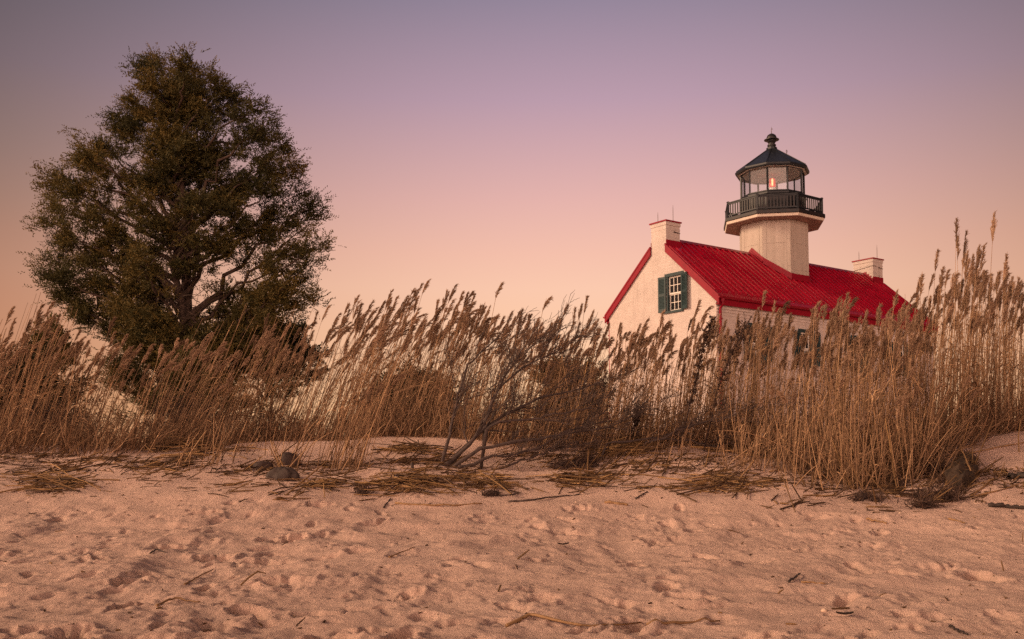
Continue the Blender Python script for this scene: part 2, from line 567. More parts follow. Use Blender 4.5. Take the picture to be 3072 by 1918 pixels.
def stamp(cx, cy, a, b, th, depth, rim):
    R = max(a, b) * 2.1
    i0, i1 = np.searchsorted(gx, (cx - R, cx + R))
    j0, j1 = np.searchsorted(gy, (cy - R, cy + R))
    if i1 <= i0 or j1 <= j0:
        return
    x, y = GX[j0:j1, i0:i1] - cx, GY[j0:j1, i0:i1] - cy
    u, v = (x * cos(th) + y * sin(th)) / a, (-x * sin(th) + y * cos(th)) / b
    d = np.sqrt(u * u + v * v) + 0.9 * vnoise(GX[j0:j1, i0:i1], GY[j0:j1, i0:i1], 13.0, 77) + 0.5 * vnoise(GX[j0:j1, i0:i1], GY[j0:j1, i0:i1], 31.0, 78)
    GZ[j0:j1, i0:i1] += -depth * (1 - smooth(0.35, 1.0, d)) + rim * np.exp(-((d - 1.2) / 0.28) ** 2)


for _ in range(880):
    cy = frng.uniform(3.3, 10.2)
    cx = frng.uniform(-0.66, 0.66) * cy
    if cy + 0.1 * cx > 10.2 or frng.random() < 0.10 + 0.38 * (cx > 0.2 * cy):
        continue
    a = 0.05 + 0.13 * frng.random() ** 1.5; b = a * frng.uniform(0.4, 0.8)
    dpt = frng.uniform(0.18, 0.72) * b * frng.uniform(0.5, 1.0)
    th = frng.uniform(0, pi)
    stamp(cx, cy, a, b, th, dpt, dpt * frng.uniform(0.05, 0.3))
    if frng.random() < 0.7:      # heel and toe dig in at different depths
        stamp(cx + 0.6 * a * cos(th), cy + 0.6 * a * sin(th), a * 0.45, b * 0.7, th, dpt * 0.8, dpt * 0.2)
for _ in range(700):             # small pits and crumbled edges
    cy = frng.uniform(3.3, 10.6); cx = frng.uniform(-0.66, 0.66) * cy
    a = frng.uniform(0.015, 0.045)
    stamp(cx, cy, a, a * frng.uniform(0.5, 1), frng.uniform(0, pi), a * frng.uniform(0.15, 0.55), 0.0)


def gz(x, y):
    i = int(np.clip(np.searchsorted(gx, x) - 1, 0, len(gx) - 2))
    j = int(np.clip(np.searchsorted(gy, y) - 1, 0, len(gy) - 2))
    u, v = (x - gx[i]) / (gx[i + 1] - gx[i]), (y - gy[j]) / (gy[j + 1] - gy[j])
    return float((GZ[j, i] * (1 - u) + GZ[j, i + 1] * u) * (1 - v) + (GZ[j + 1, i] * (1 - u) + GZ[j + 1, i + 1] * u) * v)


def gpt(px, py):
    """where the ray through a photo pixel meets the sand"""
    last = None
    for Y in np.arange(3.6, 17.0, 0.03):
        p = W2(px, py, Y)
        if p[2] <= gz(p[0], p[1]):
            return np.array([p[0], p[1], gz(p[0], p[1])])
        last = p
    return np.array([last[0], 14.0, gz(last[0], 14.0)])


ny, nx = GX.shape
me = bpy.data.meshes.new('beach_sand')
me.vertices.add(nx * ny)
me.vertices.foreach_set('co', np.stack([GX, GY, GZ], -1).astype(np.float32).ravel())
ii, jj = np.meshgrid(np.arange(ny - 1), np.arange(nx - 1), indexing='ij')
q = np.stack([ii * nx + jj, ii * nx + jj + 1, (ii + 1) * nx + jj + 1, (ii + 1) * nx + jj], -1).reshape(-1, 4).astype(np.int32)
me.loops.add(q.size)
me.loops.foreach_set('vertex_index', q.ravel())
me.polygons.add(len(q))
me.polygons.foreach_set('loop_start', (np.arange(len(q)) * 4).astype(np.int32))
me.polygons.foreach_set('use_smooth', np.ones(len(q), bool))
me.materials.append(M['sand'])
me.update(calc_edges=True)
ground = bpy.data.objects.new('beach_sand', me)
COL.objects.link(ground)
tag(ground, 'pink tan beach sand trampled with footprints, rising to a low dune', 'beach', kind='structure')

# ------------------------------------------------------------------ lighthouse
H = empty('lighthouse', (6.6428, 44.0, 0.9), radians(90) - 0.9535)
tag(H, 'cream brick lighthouse with red metal roof and black lantern behind the reeds', 'lighthouse')
HL, HW, WW = 16.07, 3.64, 3.42            # length, roof half width, wall half width
ZR, SL = 10.33, 0.868                     # ridge height, roof slope


def roofz(y): return ZR - SL * abs(y)


def clip_poly(P, lo, hi):
    """clip a polygon of (y, z) points to lo <= y <= hi"""
    for sgn, lim in ((1, lo), (-1, -hi)):
        out = []
        for i in range(len(P)):
            a, b = P[i], P[(i + 1) % len(P)]
            ia, ib = sgn * a[0] >= lim, sgn * b[0] >= lim
            if ia: out.append(a)
            if ia != ib:
                t = (lim - sgn * a[0]) / (sgn * b[0] - sgn * a[0])
                out.append((a[0] + t * (b[0] - a[0]), a[1] + t * (b[1] - a[1])))
        P = out
    return P


def wall_face(pb, P, holes, to3, inward, depth=0.16):
    """flat wall polygon P of (s, z) with rectangular holes (s0, s1, z0, z1) and their reveals"""
    holes = sorted(holes)
    cuts = [-99.0]
    for s0, s1, z0, z1 in holes:
        cuts += [s0, s1]
    cuts.append(99.0)
    for i in range(len(cuts) - 1):
        Q = clip_poly(P, cuts[i], cuts[i + 1])
        if len(Q) < 3: continue
        h = [q for q in holes if abs(q[0] - cuts[i]) < 1e-6 and abs(q[1] - cuts[i + 1]) < 1e-6]
        if not h:
            pb.poly([to3(*q) for q in Q])
        else:
            s0, s1, z0, z1 = h[0]
            sw = [(b, a) for a, b in Q]
            lo = [(b, a) for a, b in clip_poly(sw, -99, z0)]
            hi = [(b, a) for a, b in clip_poly(sw, z1, 99)]
            for R in (lo, hi):
                if len(R) >= 3: pb.poly([to3(*q) for q in R])
            c = [(s0, z0), (s1, z0), (s1, z1), (s0, z1)]
            for k in range(4):
                a, b = np.array(to3(*c[k])), np.array(to3(*c[(k + 1) % 4]))
                v = np.array(inward) * depth
                pb.poly([a, b, b + v, a + v])


walls = PB()
gab = [(-WW, -0.6), (WW, -0.6), (WW, roofz(WW) - 0.07), (0, ZR - 0.07), (-WW, roofz(WW) - 0.07)]
gw = (-1.42, -0.50, 6.86, 8.46)          # gable window hole (local y, z)
wall_face(walls, gab, [gw], lambda s, z: (0, s, z), (1, 0, 0))
wall_face(walls, gab, [], lambda s, z: (HL, s, z), (-1, 0, 0))
fcent = [2.50, 5.83, 9.70, 13.20]
fholes = [(c - 0.40, c + 0.40, 4.55, 6.10) for c in fcent]
rect = [(0, -0.6), (HL, -0.6), (HL, roofz(WW) - 0.07), (0, roofz(WW) - 0.07)]
wall_face(walls, rect, fholes, lambda s, z: (s, -WW, z), (0, 1, 0))
wall_face(walls, rect, [], lambda s, z: (s, WW, z), (0, -1, 0))
wo = walls.build('wall', M['brick'], H)
corb = PB()
for k, z in enumerate((6.66, 6.53, 6.40)):
    d = 0.045 - 0.013 * k
    corb.box(0.02, HL - 0.02, -WW - d, -WW + 0.05, z, z + 0.075)
corb.build('brick_course', M['brick'], H)

# roof
roof = PB()
x0, x1 = -0.09, HL + 0.09
for sg in (-1, 1):
    ye = sg * HW
    for ya, yb, xa, xb in ((0, 0.48, 0.86, HL - 0.86), (0.48, 0.61, x0, HL - 0.86), (0.61, HW, x0, x1)):
        ya, yb = sg * ya, sg * yb
        roof.extrude([(xa, ya, roofz(ya)), (xa, yb, roofz(yb)), (xa, yb, roofz(yb) - 0.05), (xa, ya, roofz(ya) - 0.05)], (xb - xa, 0, 0))
    n = np.array([0, sg * SL, 1.0]); n /= np.linalg.norm(n)
    nb = 40
    for i in range(nb + 1):
        x = x0 + 0.10 + (x1 - x0 - 0.2) * i / nb
        ya, yb = sg * (0.10 if 0.9 < x < HL - 0.9 else 0.64), sg * (HW - 0.30)
        p, q_ = np.array([x, ya, roofz(ya)]) + n * 0.032, np.array([x, yb, roofz(yb)]) + n * 0.032
        roof.bar(p, q_, 0.045, 0.072, up=n)
    # eave apron lock seam
    ya = sg * (HW - 0.27)
    roof.bar(np.array([x0, ya, roofz(ya)]) + n * 0.006, np.array([x1, ya, roofz(ya)]) + n * 0.006, 0.03, 0.016, up=n)
roof.build('roof', M['red'], H)
for a, b in ((x0 + 0.98, 7.87 - 1.66), (7.87 + 1.66, HL - 0.90)):
    rc = PB()
    rc.extrude([(a, -0.15, ZR - 0.075), (a, 0, ZR + 0.075), (a, 0.15, ZR - 0.075), (a, 0.10, ZR - 0.10), (a, 0, ZR + 0.0), (a, -0.10, ZR - 0.10)][:3], (b - a, 0, 0))
    rc.build('ridge_cap', M['ridge'], H)
for xa, xb, hc in ((-0.10, -0.035, 0.478), (HL + 0.035, HL + 0.10, 0.60)):
    for sg in (-1, 1):
        rk = PB()
        ya, yb = sg * hc, sg * (HW + 0.012)
        rk.extrude([(xa, ya, roofz(ya) + 0.02), (xa, yb, roofz(yb) + 0.02), (xa, yb, roofz(yb) - 0.335), (xa, ya, roofz(ya) - 0.335)], (xb - xa, 0, 0))
        # lower moulding and roof-edge strip
        dd = 0.02 if xa < 0 else -0.02
        rk.extrude([(xa - dd, ya, roofz(ya) + 0.055), (xa - dd, yb, roofz(yb) + 0.055), (xa - dd, yb, roofz(yb) - 0.045), (xa - dd, ya, roofz(ya) - 0.045)], (xb - xa + 0.03, 0, 0))
        rk.build('rake_trim', M['redtrim'], H)
for sg in (-1, 1):
    fb = PB()
    yo = sg * (HW - 0.07)
    fb.box(-0.03, HL + 0.03, min(yo, yo - sg * 0.05), max(yo, yo - sg * 0.05), 6.80, 7.16)
    fb.box(-0.03, HL + 0.03, min(sg * WW, yo - sg * 0.06), max(sg * WW, yo - sg * 0.06), 6.835, 6.87)
    fb.build('fascia', M['redtrim'], H)
    gt = PB()
    yc, r = sg * (HW + 0.015), 0.085
    pr = [(yc + r * cos(pi + pi * k / 6), 7.135 + r * sin(pi + pi * k / 6)) for k in range(7)]
    pr += [(yc + r * 0.82 * cos(2 * pi - pi * k / 6), 7.137 + r * 0.82 * sin(2 * pi - pi * k / 6)) for k in range(7)]
    n0 = len(gt.v); k = len(pr)
    gt.v += [(-0.13, y, z) for y, z in pr] + [(HL + 0.13, y, z) for y, z in pr]
    for i in range(k):
        j = (i + 1) % k
        gt.f.append((n0 + i, n0 + j, n0 + k + j, n0 + k + i))
    for xe in (-0.13, HL + 0.13):
        gt.poly([(xe, y, z) for y, z in pr[:7]])
    gt.bar((-0.13, yc + sg * r, 7.14), (HL + 0.13, yc + sg * r, 7.14), 0.022, 0.022)
    gt.build('gutter', M['redtrim'], H)
for x, sg in ((0.16, -1), (0.10, 1)):
    ds = PB()
    y = sg * (WW + 0.075)
    yg = sg * (HW + 0.01)
    ds.ring([(0.10, 6.93), (0.10, 7.06)], 10, x, yg)
    ds.tube([(x, yg, 6.96), (x, yg, 6.85), (x, y, 6.66), (x, y, 3.0), (x, y, 0.1)], 0.062, 10)
    for z in (6.2, 3.6, 1.0):
        ds.box(x - 0.085, x + 0.085, min(y + sg * 0.066, y - sg * 0.075), max(y + sg * 0.066, y - sg * 0.075), z, z + 0.05)
    ds.build('downspout', M['redtrim'], H, smooth=False)


def chimney(xa, xb, hw, zt, zb, red_z, near):
    c = PB()
    fx = -0.004 if near else HL + 0.004
    a, b = (fx, xb) if near else (xa, fx)
    c.box(a, b, -hw, hw, zb, zt - 0.22)
    c.box(a - 0.03, b + 0.03, -hw - 0.03, hw + 0.03, zt - 0.22, zt - 0.06)
    c.box(a - 0.012, b + 0.012, -hw - 0.012, hw + 0.012, zt - 0.42, zt - 0.36)
    co = c.build('chimney', M['brick'], H)
    cp = PB(); cp.box(a - 0.07, b + 0.07, -hw - 0.07, hw + 0.07, zt - 0.06, zt)
    cp.build('chimney_cap', M['redtrim'], co)
    f = PB()
    t = 0.025
    if near:
        s0, s1 = -0.02, xb
        segs = [[(s0, -hw - t), (s1 + t, -hw - t)], [(s1 + t, -hw - t), (s1 + t, hw + t)], [(s1 + t, hw + t), (s0, hw + t)]]
    else:
        s0, s1 = xa, HL + 0.02
        segs = [[(s1, -hw - t), (s0 - t, -hw - t)], [(s0 - t, -hw - t), (s0 - t, hw + t)], [(s0 - t, hw + t), (s1, hw + t)]]
    for (ax, ay), (bx, by) in segs:
        if abs(ay - by) < 1e-6:
            zl = roofz(ay)
            n = 1
            f.extrude([(ax, ay, zl - 0.05), (bx, by, zl - 0.05), (bx, by, zl + red_z), (ax, ay, zl + red_z)], (0, -t * np.sign(ay), 0))
        else:
            k = 9
            for i in range(k):
                y0_, y1_ = ay + (by - ay) * i / k, ay + (by - ay) * (i + 1) / k
                zm = max(roofz(y0_), roofz(y1_)) + 0.15
                f.box(min(ax, ax + t), max(ax, ax + t), y0_, y1_, roofz(hw) - 0.02, zm)
    f.build('flashing', M['redtrim'], co)
    for dx, dy, h in ((0.25, hw - 0.18, 0.55), (0.55, -hw + 0.10, 0.78)):
        r = PB(); r.ring([(0.012, zt - 0.005), (0.012, zt + h * 0.7), (0.004, zt + h)], 6, a + dx, dy)
        r.build('lightning_rod', M['steel'], co)
    w = PB()
    ym = -hw - 0.012
    w.tube([(a + 0.50, ym - 0.02, zt - 0.50), (b, ym - 0.02, zt - 0.53)], 0.014, 5)
    w.ring([(0.03, zt - 0.53), (0.045, zt - 0.50), (0.03, zt - 0.47)], 8, a + 0.50, ym - 0.02)
    if not near:
        w.tube([(a - 0.012, hw, zt - 0.55), (a - 0.014, 0, zt - 0.50), (a - 0.014, -hw - 0.01, zt - 0.44), (a + 0.3, -hw - 0.014, zt - 0.45)], 0.012, 5)
        w.tube([(a + 0.55, -hw - 0.014, zt - 0.9), (a + 0.50, -hw - 0.02, zt - 1.0), (a + 0.60, -hw - 0.014, zt - 1.25), (a + 0.75, -hw - 0.014, zt - 1.45)], 0.012, 5)
    w.build('wire', M['steel'], co)


chimney(0.0, 0.86, 0.475, 11.05, 9.3, 0.26, True)
chimney(HL - 0.86, HL, 0.60, 11.15, 9.2, 0.34, False)


def window(to, hole, hdr, cols=3, rows=2):
    """to(s, z, d): point at s along the wall, height z, d outward. One double-hung sash window with open shutters"""
    s0, s1, z0, z1 = hole

    def box(pb, a, b, c, d, e, f):
        pb.extrude([to(a, c, e), to(b, c, e), to(b, d, e), to(a, d, e)], np.array(to(a, c, f)) - np.array(to(a, c, e)))
    fr = PB()
    t = 0.09
    box(fr, s0 - 0.02, s0 + t * 0.6, z0, z1, -0.15, 0.015)
    box(fr, s1 - t * 0.6, s1 + 0.02, z0, z1, -0.15, 0.015)
    box(fr, s0 - 0.12, s1 + 0.12, z1 - 0.03, z1 + 0.11, -0.15, 0.035)
    wf = fr.build('window', M['teal'], H)
    si = PB(); box(si, s0 - 0.14, s1 + 0.10, z0 - 0.08, z0 + 0.02, -0.15, 0.07)
    si.build('sill', M['teal'], wf)
    a0, a1 = s0 + t * 0.6, s1 - t * 0.6
    zm = (z0 + z1) / 2 - 0.02
    for zl, zh, d in ((zm, z1 - 0.03, -0.075), (z0 + 0.02, zm + 0.02, -0.115)):
        sa = PB()
        w = 0.062
        box(sa, a0, a0 + w, zl, zh, d - 0.03, d)
        box(sa, a1 - w, a1, zl, zh, d - 0.03, d)
        box(sa, a0 + w, a1 - w, zh - w, zh, d - 0.03, d)
        box(sa, a0 + w, a1 - w, zl, zl + w, d - 0.03, d)
        for i in range(1, cols):
            s = a0 + w + (a1 - a0 - 2 * w) * i / cols
            box(sa, s - 0.014, s + 0.014, zl + w, zh - w, d - 0.025, d - 0.003)
        for j in range(1, rows):
            z = zl + w + (zh - zl - 2 * w) * j / rows
            box(sa, a0 + w, a1 - w, z - 0.014, z + 0.014, d - 0.024, d - 0.005)
        sa.build('sash', M['sash'], wf)
        pn = PB()
        pn.poly([to(a0 + 0.02, zl + 0.02, d - 0.022), to(a1 - 0.02, zl + 0.02, d - 0.022), to(a1 - 0.02, zh - 0.02, d - 0.022), to(a0 + 0.02, zh - 0.02, d - 0.022)])
        pn.build('pane', M['dark'], wf)
    for sg, e in ((-1, s0 - 0.03), (1, s1 + 0.03)):
        sh = PB()
        w = 0.44
        o0, o1 = 0.05, 0.09 if sg < 0 else 0.16     # the one shutter stands off the wall a little
        def P(q, z, d):
            k = q / w
            return to(e + sg * q * (1 if sg < 0 else 0.97), z, o0 + (o1 - o0) * k + d)
        def sb(q0, q1, za, zb, da, db):
            v = np.array(P(q0, za, db)) - np.array(P(q0, za, da))
            sh.extrude([P(q0, za, da), P(q1, za, da), P(q1, zb, da), P(q0, zb, da)], v)
        zb0, zt0 = z0 + 0.0, z1 + 0.0
        sb(0, 0.075, zb0, zt0, -0.02, 0.02); sb(w - 0.075, w, zb0, zt0, -0.02, 0.02)
        zs = [zb0, zb0 + 0.15, zm - 0.06, zm + 0.06, zt0 - 0.10, zt0]
        for k in (0, 2, 4):
            sb(0.075, w - 0.075, zs[k], zs[k + 1], -0.018, 0.018)
        for za, zb in ((zs[1], zs[2]), (zs[3], zs[4])):
            m = int((zb - za) / 0.062)
            for i in range(m):
                z = za + (zb - za) * (i + 0.5) / m
                q = [P(0.075, z - 0.028, 0.012), P(w - 0.075, z - 0.028, 0.012), P(w - 0.075, z + 0.024, -0.012), P(0.075, z + 0.024, -0.012)]
                sh.extrude(q, np.array(P(0.075, z, 0.006)) - np.array(P(0.075, z, 0.0)))
            sh.poly([P(0.07, za, -0.017), P(w - 0.07, za, -0.017), P(w - 0.07, zb, -0.017), P(0.07, zb, -0.017)])
        sh.build('shutter', M['teal'], wf)


window(lambda s, z, d: (-d, -s, z), (0.50, 1.42, 6.86, 8.46), 0.1)
for h in fholes:
    window(lambda s, z, d: (s, -WW - d, z), h, 0.1)

# tower
TX = 7.87
RC = 1.59 / cos(pi / 8)
PH = pi / 8
tw = PB()
tw.ring([(RC, 6.5), (RC, 11.92)], 8, TX, 0, PH)
for k in range(8):
    a = 2 * pi * k / 8
    nrm, tg = np.array([cos(a), sin(a), 0]), np.array([-sin(a), cos(a), 0])
    c = np.array([TX, 0, 0]) + nrm * 1.59
    hw_ = 1.59 * tan(pi / 8)
    zz = [7.0, 8.35, 9.45, 10.75, 11.88]
    for i in range(4):
        for (f0, f1) in ((-0.97, -0.73), (-0.71, 0.71), (0.73, 0.97)):
            off = 0.0 if abs(f0) < 0.72 and f1 > 0 else 0.35 * ((k % 2) - 0.5)
            za, zb = zz[i] + off + 0.008, (zz[i + 1] + off if i < 3 else 11.88) - 0.008
            p = [c + tg * hw_ * f + np.array([0, 0, z]) + nrm * 0.001 for f, z in ((f0, za), (f1, za), (f1, zb), (f0, zb))]
            tw.extrude(p, nrm * 0.012)
two = tw.build('tower', M['tower'], H)
fl = PB()
for k in range(8):
    a0, a1 = PH + 2 * pi * k / 8, PH + 2 * pi * (k + 1) / 8
    segs = 6
    for i in range(segs):
        pts = []
        for t in (i / segs, (i + 1) / segs):
            for rr in (RC + 0.035,):
                p = np.array([TX + rr * ((1 - t) * cos(a0) + t * cos(a1)), rr * ((1 - t) * sin(a0) + t * sin(a1))])
                pts.append(p)
        (pa, pb_) = pts
        nrm = np.array([cos((a0 + a1) / 2), sin((a0 + a1) / 2), 0])
        za, zb = roofz(pa[1]), roofz(pb_[1])
        q = [(pa[0], pa[1], za - 0.05), (pb_[0], pb_[1], zb - 0.05), (pb_[0], pb_[1], zb + 0.33), (pa[0], pa[1], za + 0.33)]
        fl.extrude(q, -nrm * 0.03)
        q2 = [np.array((pa[0], pa[1], za + 0.0)) - nrm * 0.02, np.array((pb_[0], pb_[1], zb + 0.0)) - nrm * 0.02,
              np.array((pb_[0], pb_[1], zb + 0.15)) - nrm * 0.02, np.array((pa[0], pa[1], za + 0.15)) - nrm * 0.02]
        fl.extrude(q2, nrm * 0.075)
fl.build('flashing', M['redtrim'], two)

# gallery
GI = 2.33
GC = GI / cos(pi / 8)
gd = PB()
gd.ring([(GC + 0.02, 12.03), (GC + 0.05, 12.05), (GC + 0.05, 12.20), (GC, 12.24)], 8, TX, 0, PH)
gdo = gd.build('gallery_deck', M['rust'], H)
g2 = PB(); g2.ring([(GC - 0.03, 11.905), (GC - 0.005, 12.03)], 8, TX, 0, PH)
g2.build('fascia_band', M['trimw'], gdo)
g3 = PB(); g3.ring([(GC - 0.045, 11.885), (GC - 0.045, 11.905)], 8, TX, 0, PH)
for k in range(8):
    for t in (-0.4, 0.4):
        a = 2 * pi * k / 8
        g3.ring([(0.04, 11.862), (0.04, 11.884)], 8, TX + 2.0 * cos(a) - t * sin(a), 2.0 * sin(a) + t * cos(a))
g3.build('soffit', M['soffit'], gdo)
verts8 = [np.array([TX + (GC - 0.10) * cos(PH + 2 * pi * k / 8), (GC - 0.10) * sin(PH + 2 * pi * k / 8), 0]) for k in range(8)]
rl = PB()
for k in range(8):
    a, b = verts8[k], verts8[(k + 1) % 8]
    rl.bar(a + (0, 0, 12.965), b + (0, 0, 12.965), 0.11, 0.05)
    rl.bar(a + (0, 0, 12.905), b + (0, 0, 12.905), 0.05, 0.06)
    rl.bar(a + (0, 0, 12.335), b + (0, 0, 12.335), 0.06, 0.06)
rlo = rl.build('railing', M['black'], H)
for k in range(8):
    p = PB()
    v = verts8[k]
    p.ring([(0.062, 12.24), (0.062, 13.0), (0.085, 13.0), (0.085, 13.03), (0.02, 13.06)], 4, v[0], v[1], PH + 2 * pi * k / 8 + pi / 4)
    p.build('post', M['black'], rlo)
bal = PB(); bal.box(-0.038, 0.038, -0.013, 0.013, -0.30, 0.27)
bal_me = bal.mesh('baluster', M['rust'])
for k in range(8):
    a, b = verts8[k], verts8[(k + 1) % 8]
    for i in range(11):
        t = (i + 1) / 12
        o = bpy.data.objects.new('baluster', bal_me)
        COL.objects.link(o)
        o.parent = rlo
        o.location = tuple(a * (1 - t) + b * t + np.array((0, 0, 12.635)))
        o.rotation_euler = (0, 0, atan2(b[1] - a[1], b[0] - a[0]))

# lantern: ten sides
RZ = radians(90) - 0.9535
ca = radians(15.2)
e_, n_ = np.array([-sin(ca), -cos(ca)]), np.array([cos(ca), -sin(ca)])
v0 = e_ * cos(radians(-8.3)) + n_ * sin(radians(-8.3))
LPH = atan2(v0[1], v0[0]) - RZ
RLN = 1.54
drum = PB()
drum.ring([(RLN + 0.05, 12.24), (RLN + 0.05, 13.20), (RLN + 0.13, 13.22), (RLN + 0.13, 13.30), (RLN + 0.03, 13.36), (RLN - 0.12, 13.36)], 10, TX, 0, LPH)
for k in range(10):
    a = LPH + 2 * pi * (k + 0.5) / 10
    c = np.array([TX, 0, 0]) + np.array([cos(a), sin(a), 0]) * (RLN + 0.05) * cos(pi / 10)
    tg = np.array([-sin(a), cos(a), 0]); nr = np.array([cos(a), sin(a), 0])
    for f in (-0.36, -0.12, 0.12, 0.36):
        drum.extrude([c + tg * (f - 0.105) + (0, 0, 12.3), c + tg * (f + 0.105) + (0, 0, 12.3), c + tg * (f + 0.105) + (0, 0, 13.16), c + tg * (f - 0.105) + (0, 0, 13.16)], nr * 0.018)
dro = drum.build('lantern_room', M['black'], H)
LV = [np.array([TX + RLN * cos(LPH + 2 * pi * k / 10), RLN * sin(LPH + 2 * pi * k / 10), 0]) for k in range(10)]
for z_, w_, h_ in ((14.60, 0.09, 0.11), (13.385, 0.08, 0.05)):
    head = PB()
    for k in range(10):
        head.bar(LV[k] + (0, 0, z_), LV[(k + 1) % 10] + (0, 0, z_), w_, h_)
    head.build('frame_ring', M['black'], dro)
for k in range(10):
    m_ = PB()
    a = LPH + 2 * pi * k / 10
    m_.ring([(0.052, 13.36), (0.052, 14.56)], 4, LV[k][0], LV[k][1], a)
    m_.build('mullion', M['black'], dro)
    b_ = PB()
    a3, b3 = LV[k], LV[(k + 1) % 10]
    b_.extrude([a3 + (0, 0, 13.41), b3 + (0, 0, 13.41), b3 + (0, 0, 14.55), a3 + (0, 0, 14.55)], unit(-np.array([*(LV[k] + LV[(k + 1) % 10])[:2] / 2 - (TX, 0), 0])) * 0.008)
    b_.build('pane', M['glass'], dro)
lr = PB()
lr.ring([(1.80, 14.56), (1.83, 14.62), (1.83, 14.70), (1.76, 14.76), (0.30, 15.80), (0.27, 15.84), (0.27, 15.93), (0.2, 15.97)], 10, TX, 0, LPH)
for k in range(10):
    a = LPH + 2 * pi * k / 10
    d = np.array([cos(a), sin(a), 0])
    lr.bar(np.array([TX, 0, 14.765]) + d * 1.77, np.array([TX, 0, 15.805]) + d * 0.30, 0.045, 0.03)
lro = lr.build('lantern_roof', M['black'], H)
ce = PB()
ce.ring([(1.70, 14.60 - 0.05), (1.70, 14.555)], 10, TX, 0, LPH)
ce.build('ceiling', M['ceil'], lro)
ve = PB()
ve.ring([(0.17, 15.95), (0.17, 16.02), (0.215, 16.03), (0.215, 16.09), (0.16, 16.10), (0.16, 16.17), (0.235, 16.27), (0.235, 16.30), (0.37, 16.33), (0.37, 16.36), (0.25, 16.39), (0.25, 16.47), (0.20, 16.58), (0.10, 16.65), (0.03, 16.67)], 20, TX, 0, 0)
ve.build('ventilator', M['rust'], lro, smooth=False)
fi = PB()
fi.ring([(0.018, 16.66), (0.015, 16.85), (0.005, 17.02)], 6, TX, 0)
fi.bar((TX, 0, 16.92), (TX + 0.05, -0.04, 16.90), 0.02, 0.03)
fi.build('finial', M['steel'], lro)
ey = PB()
c = np.array([TX, 0, 15.47]); dv = np.array([*((n_ * 0.9 + e_ * 0.45)), 0])
dl = np.array([dv[0] * cos(-RZ) - dv[1] * sin(-RZ), dv[0] * sin(-RZ) + dv[1] * cos(-RZ), 0])
rp = c + unit(dl) * 0.80
ey.tube([rp + np.array([0, 0, 0.06 + 0.07]) + 0.06 * (cos(t) * unit(np.array([-dl[1], dl[0], 0])) + sin(t) * np.array([0, 0, 1.0])) for t in np.linspace(0, 2 * pi, 11)], 0.014, 5)
ey.ring([(0.016, 15.42), (0.016, 15.56)], 6, rp[0], rp[1])
ey.build('lifting_eye', M['steel'], lro)
lp = PB(); lp.ring([(0.30, 13.30), (0.30, 13.62), (0.16, 13.66), (0.16, 13.88), (0.20, 13.90)], 14, TX, 0)
lpo = lp.build('lamp_pedestal', M['ceil'], H)
ln = PB(); ln.ring([(0.155, 13.90), (0.165, 13.95), (0.15, 14.30), (0.12, 14.36), (0.05, 14.38)], 16, TX, 0)
ln.build('lens', M['lens'], lpo, smooth=True)
el = np.array([e_[0] * cos(-RZ) - e_[1] * sin(-RZ), e_[0] * sin(-RZ) + e_[1] * cos(-RZ), 0])
bu = PB(); bu.ring([(0.03, 13.94), (0.052, 13.98), (0.052, 14.28), (0.03, 14.33)], 10, TX + el[0] * 0.125, el[1] * 0.125)
bu.build('bulb', M['bulb'], lpo, smooth=True)

# ------------------------------------------------------------------ evergreen trees
def spray_clump(fb, c, d, size, nsp, r, var0, leaf=0.11, lw=0.034):
    """a tuft of scale-leaf sprays round c, growing towards d"""
    d = unit(d)
    D = d[None] * 0.75 + r.normal(0, 0.50, (nsp, 3)) * np.array([1, 1, 0.6]) + np.array([0, 0, 0.10])
    D /= np.linalg.norm(D, axis=1)[:, None]
    L = size * r.uniform(0.55, 1.25, nsp)
    O = c + r.normal(0, size * 0.27, (nsp, 3))
    m = 11
    t = (np.arange(m) + 0.5) / m
    side = np.cross(D, r.normal(0, 1, (nsp, 3)))
    side /= np.linalg.norm(side, axis=1)[:, None] + 1e-9
    drop = -0.18 * L[:, None] * t[None] ** 2
    B = O[:, None] + D[:, None] * (L[:, None] * t[None])[..., None]
    B[..., 2] += drop
    sg = np.where(np.arange(m) % 2 == 0, 1.0, -1.0)
    LD = D[:, None] * 0.8 + side[:, None] * sg[None, :, None] * 0.75 + r.normal(0, 0.25, (nsp, m, 3))
    LD /= np.linalg.norm(LD, axis=2)[..., None]
    ll = leaf * (1.15 - 0.6 * t)[None] * r.uniform(0.7, 1.3, (nsp, m))
    wv = np.cross(LD, r.normal(0, 1, (nsp, m, 3)))
    wv /= np.linalg.norm(wv, axis=2)[..., None] + 1e-9
    V = np.empty((nsp, m, 4, 3))
    V[:, :, 0] = B
    V[:, :, 1] = B + LD * ll[..., None] * 0.45 + wv * lw * 0.5
    V[:, :, 2] = B + LD * ll[..., None]
    V[:, :, 3] = B + LD * ll[..., None] * 0.45 - wv * lw * 0.5
    k = np.arange(nsp * m) * 4
    var = np.clip(var0 + r.normal(0, 0.10, (nsp, 1, 1)) + 0.22 * (t[None, :, None] - 0.5) + np.zeros((nsp, m, 4)), 0, 1)
    fb.add(V, np.stack([k, k + 1, k + 2, k + 3], -1), None, var.ravel())


def curve3(p, q, bow, r, n=9, wob=0.03):
    p, q = np.asarray(p, float), np.asarray(q, float)
    t = np.linspace(0, 1, n)
    L = np.linalg.norm(q - p)
    c = (p + q) / 2 + np.asarray(bow, float)
    P = (1 - t)[:, None] ** 2 * p + 2 * (t * (1 - t))[:, None] * c + (t ** 2)[:, None] * q
    w = r.normal(0, wob * L, (n, 3)); w[0] = 0; w[-1] = 0
    return P + w * np.sin(pi * t)[:, None]


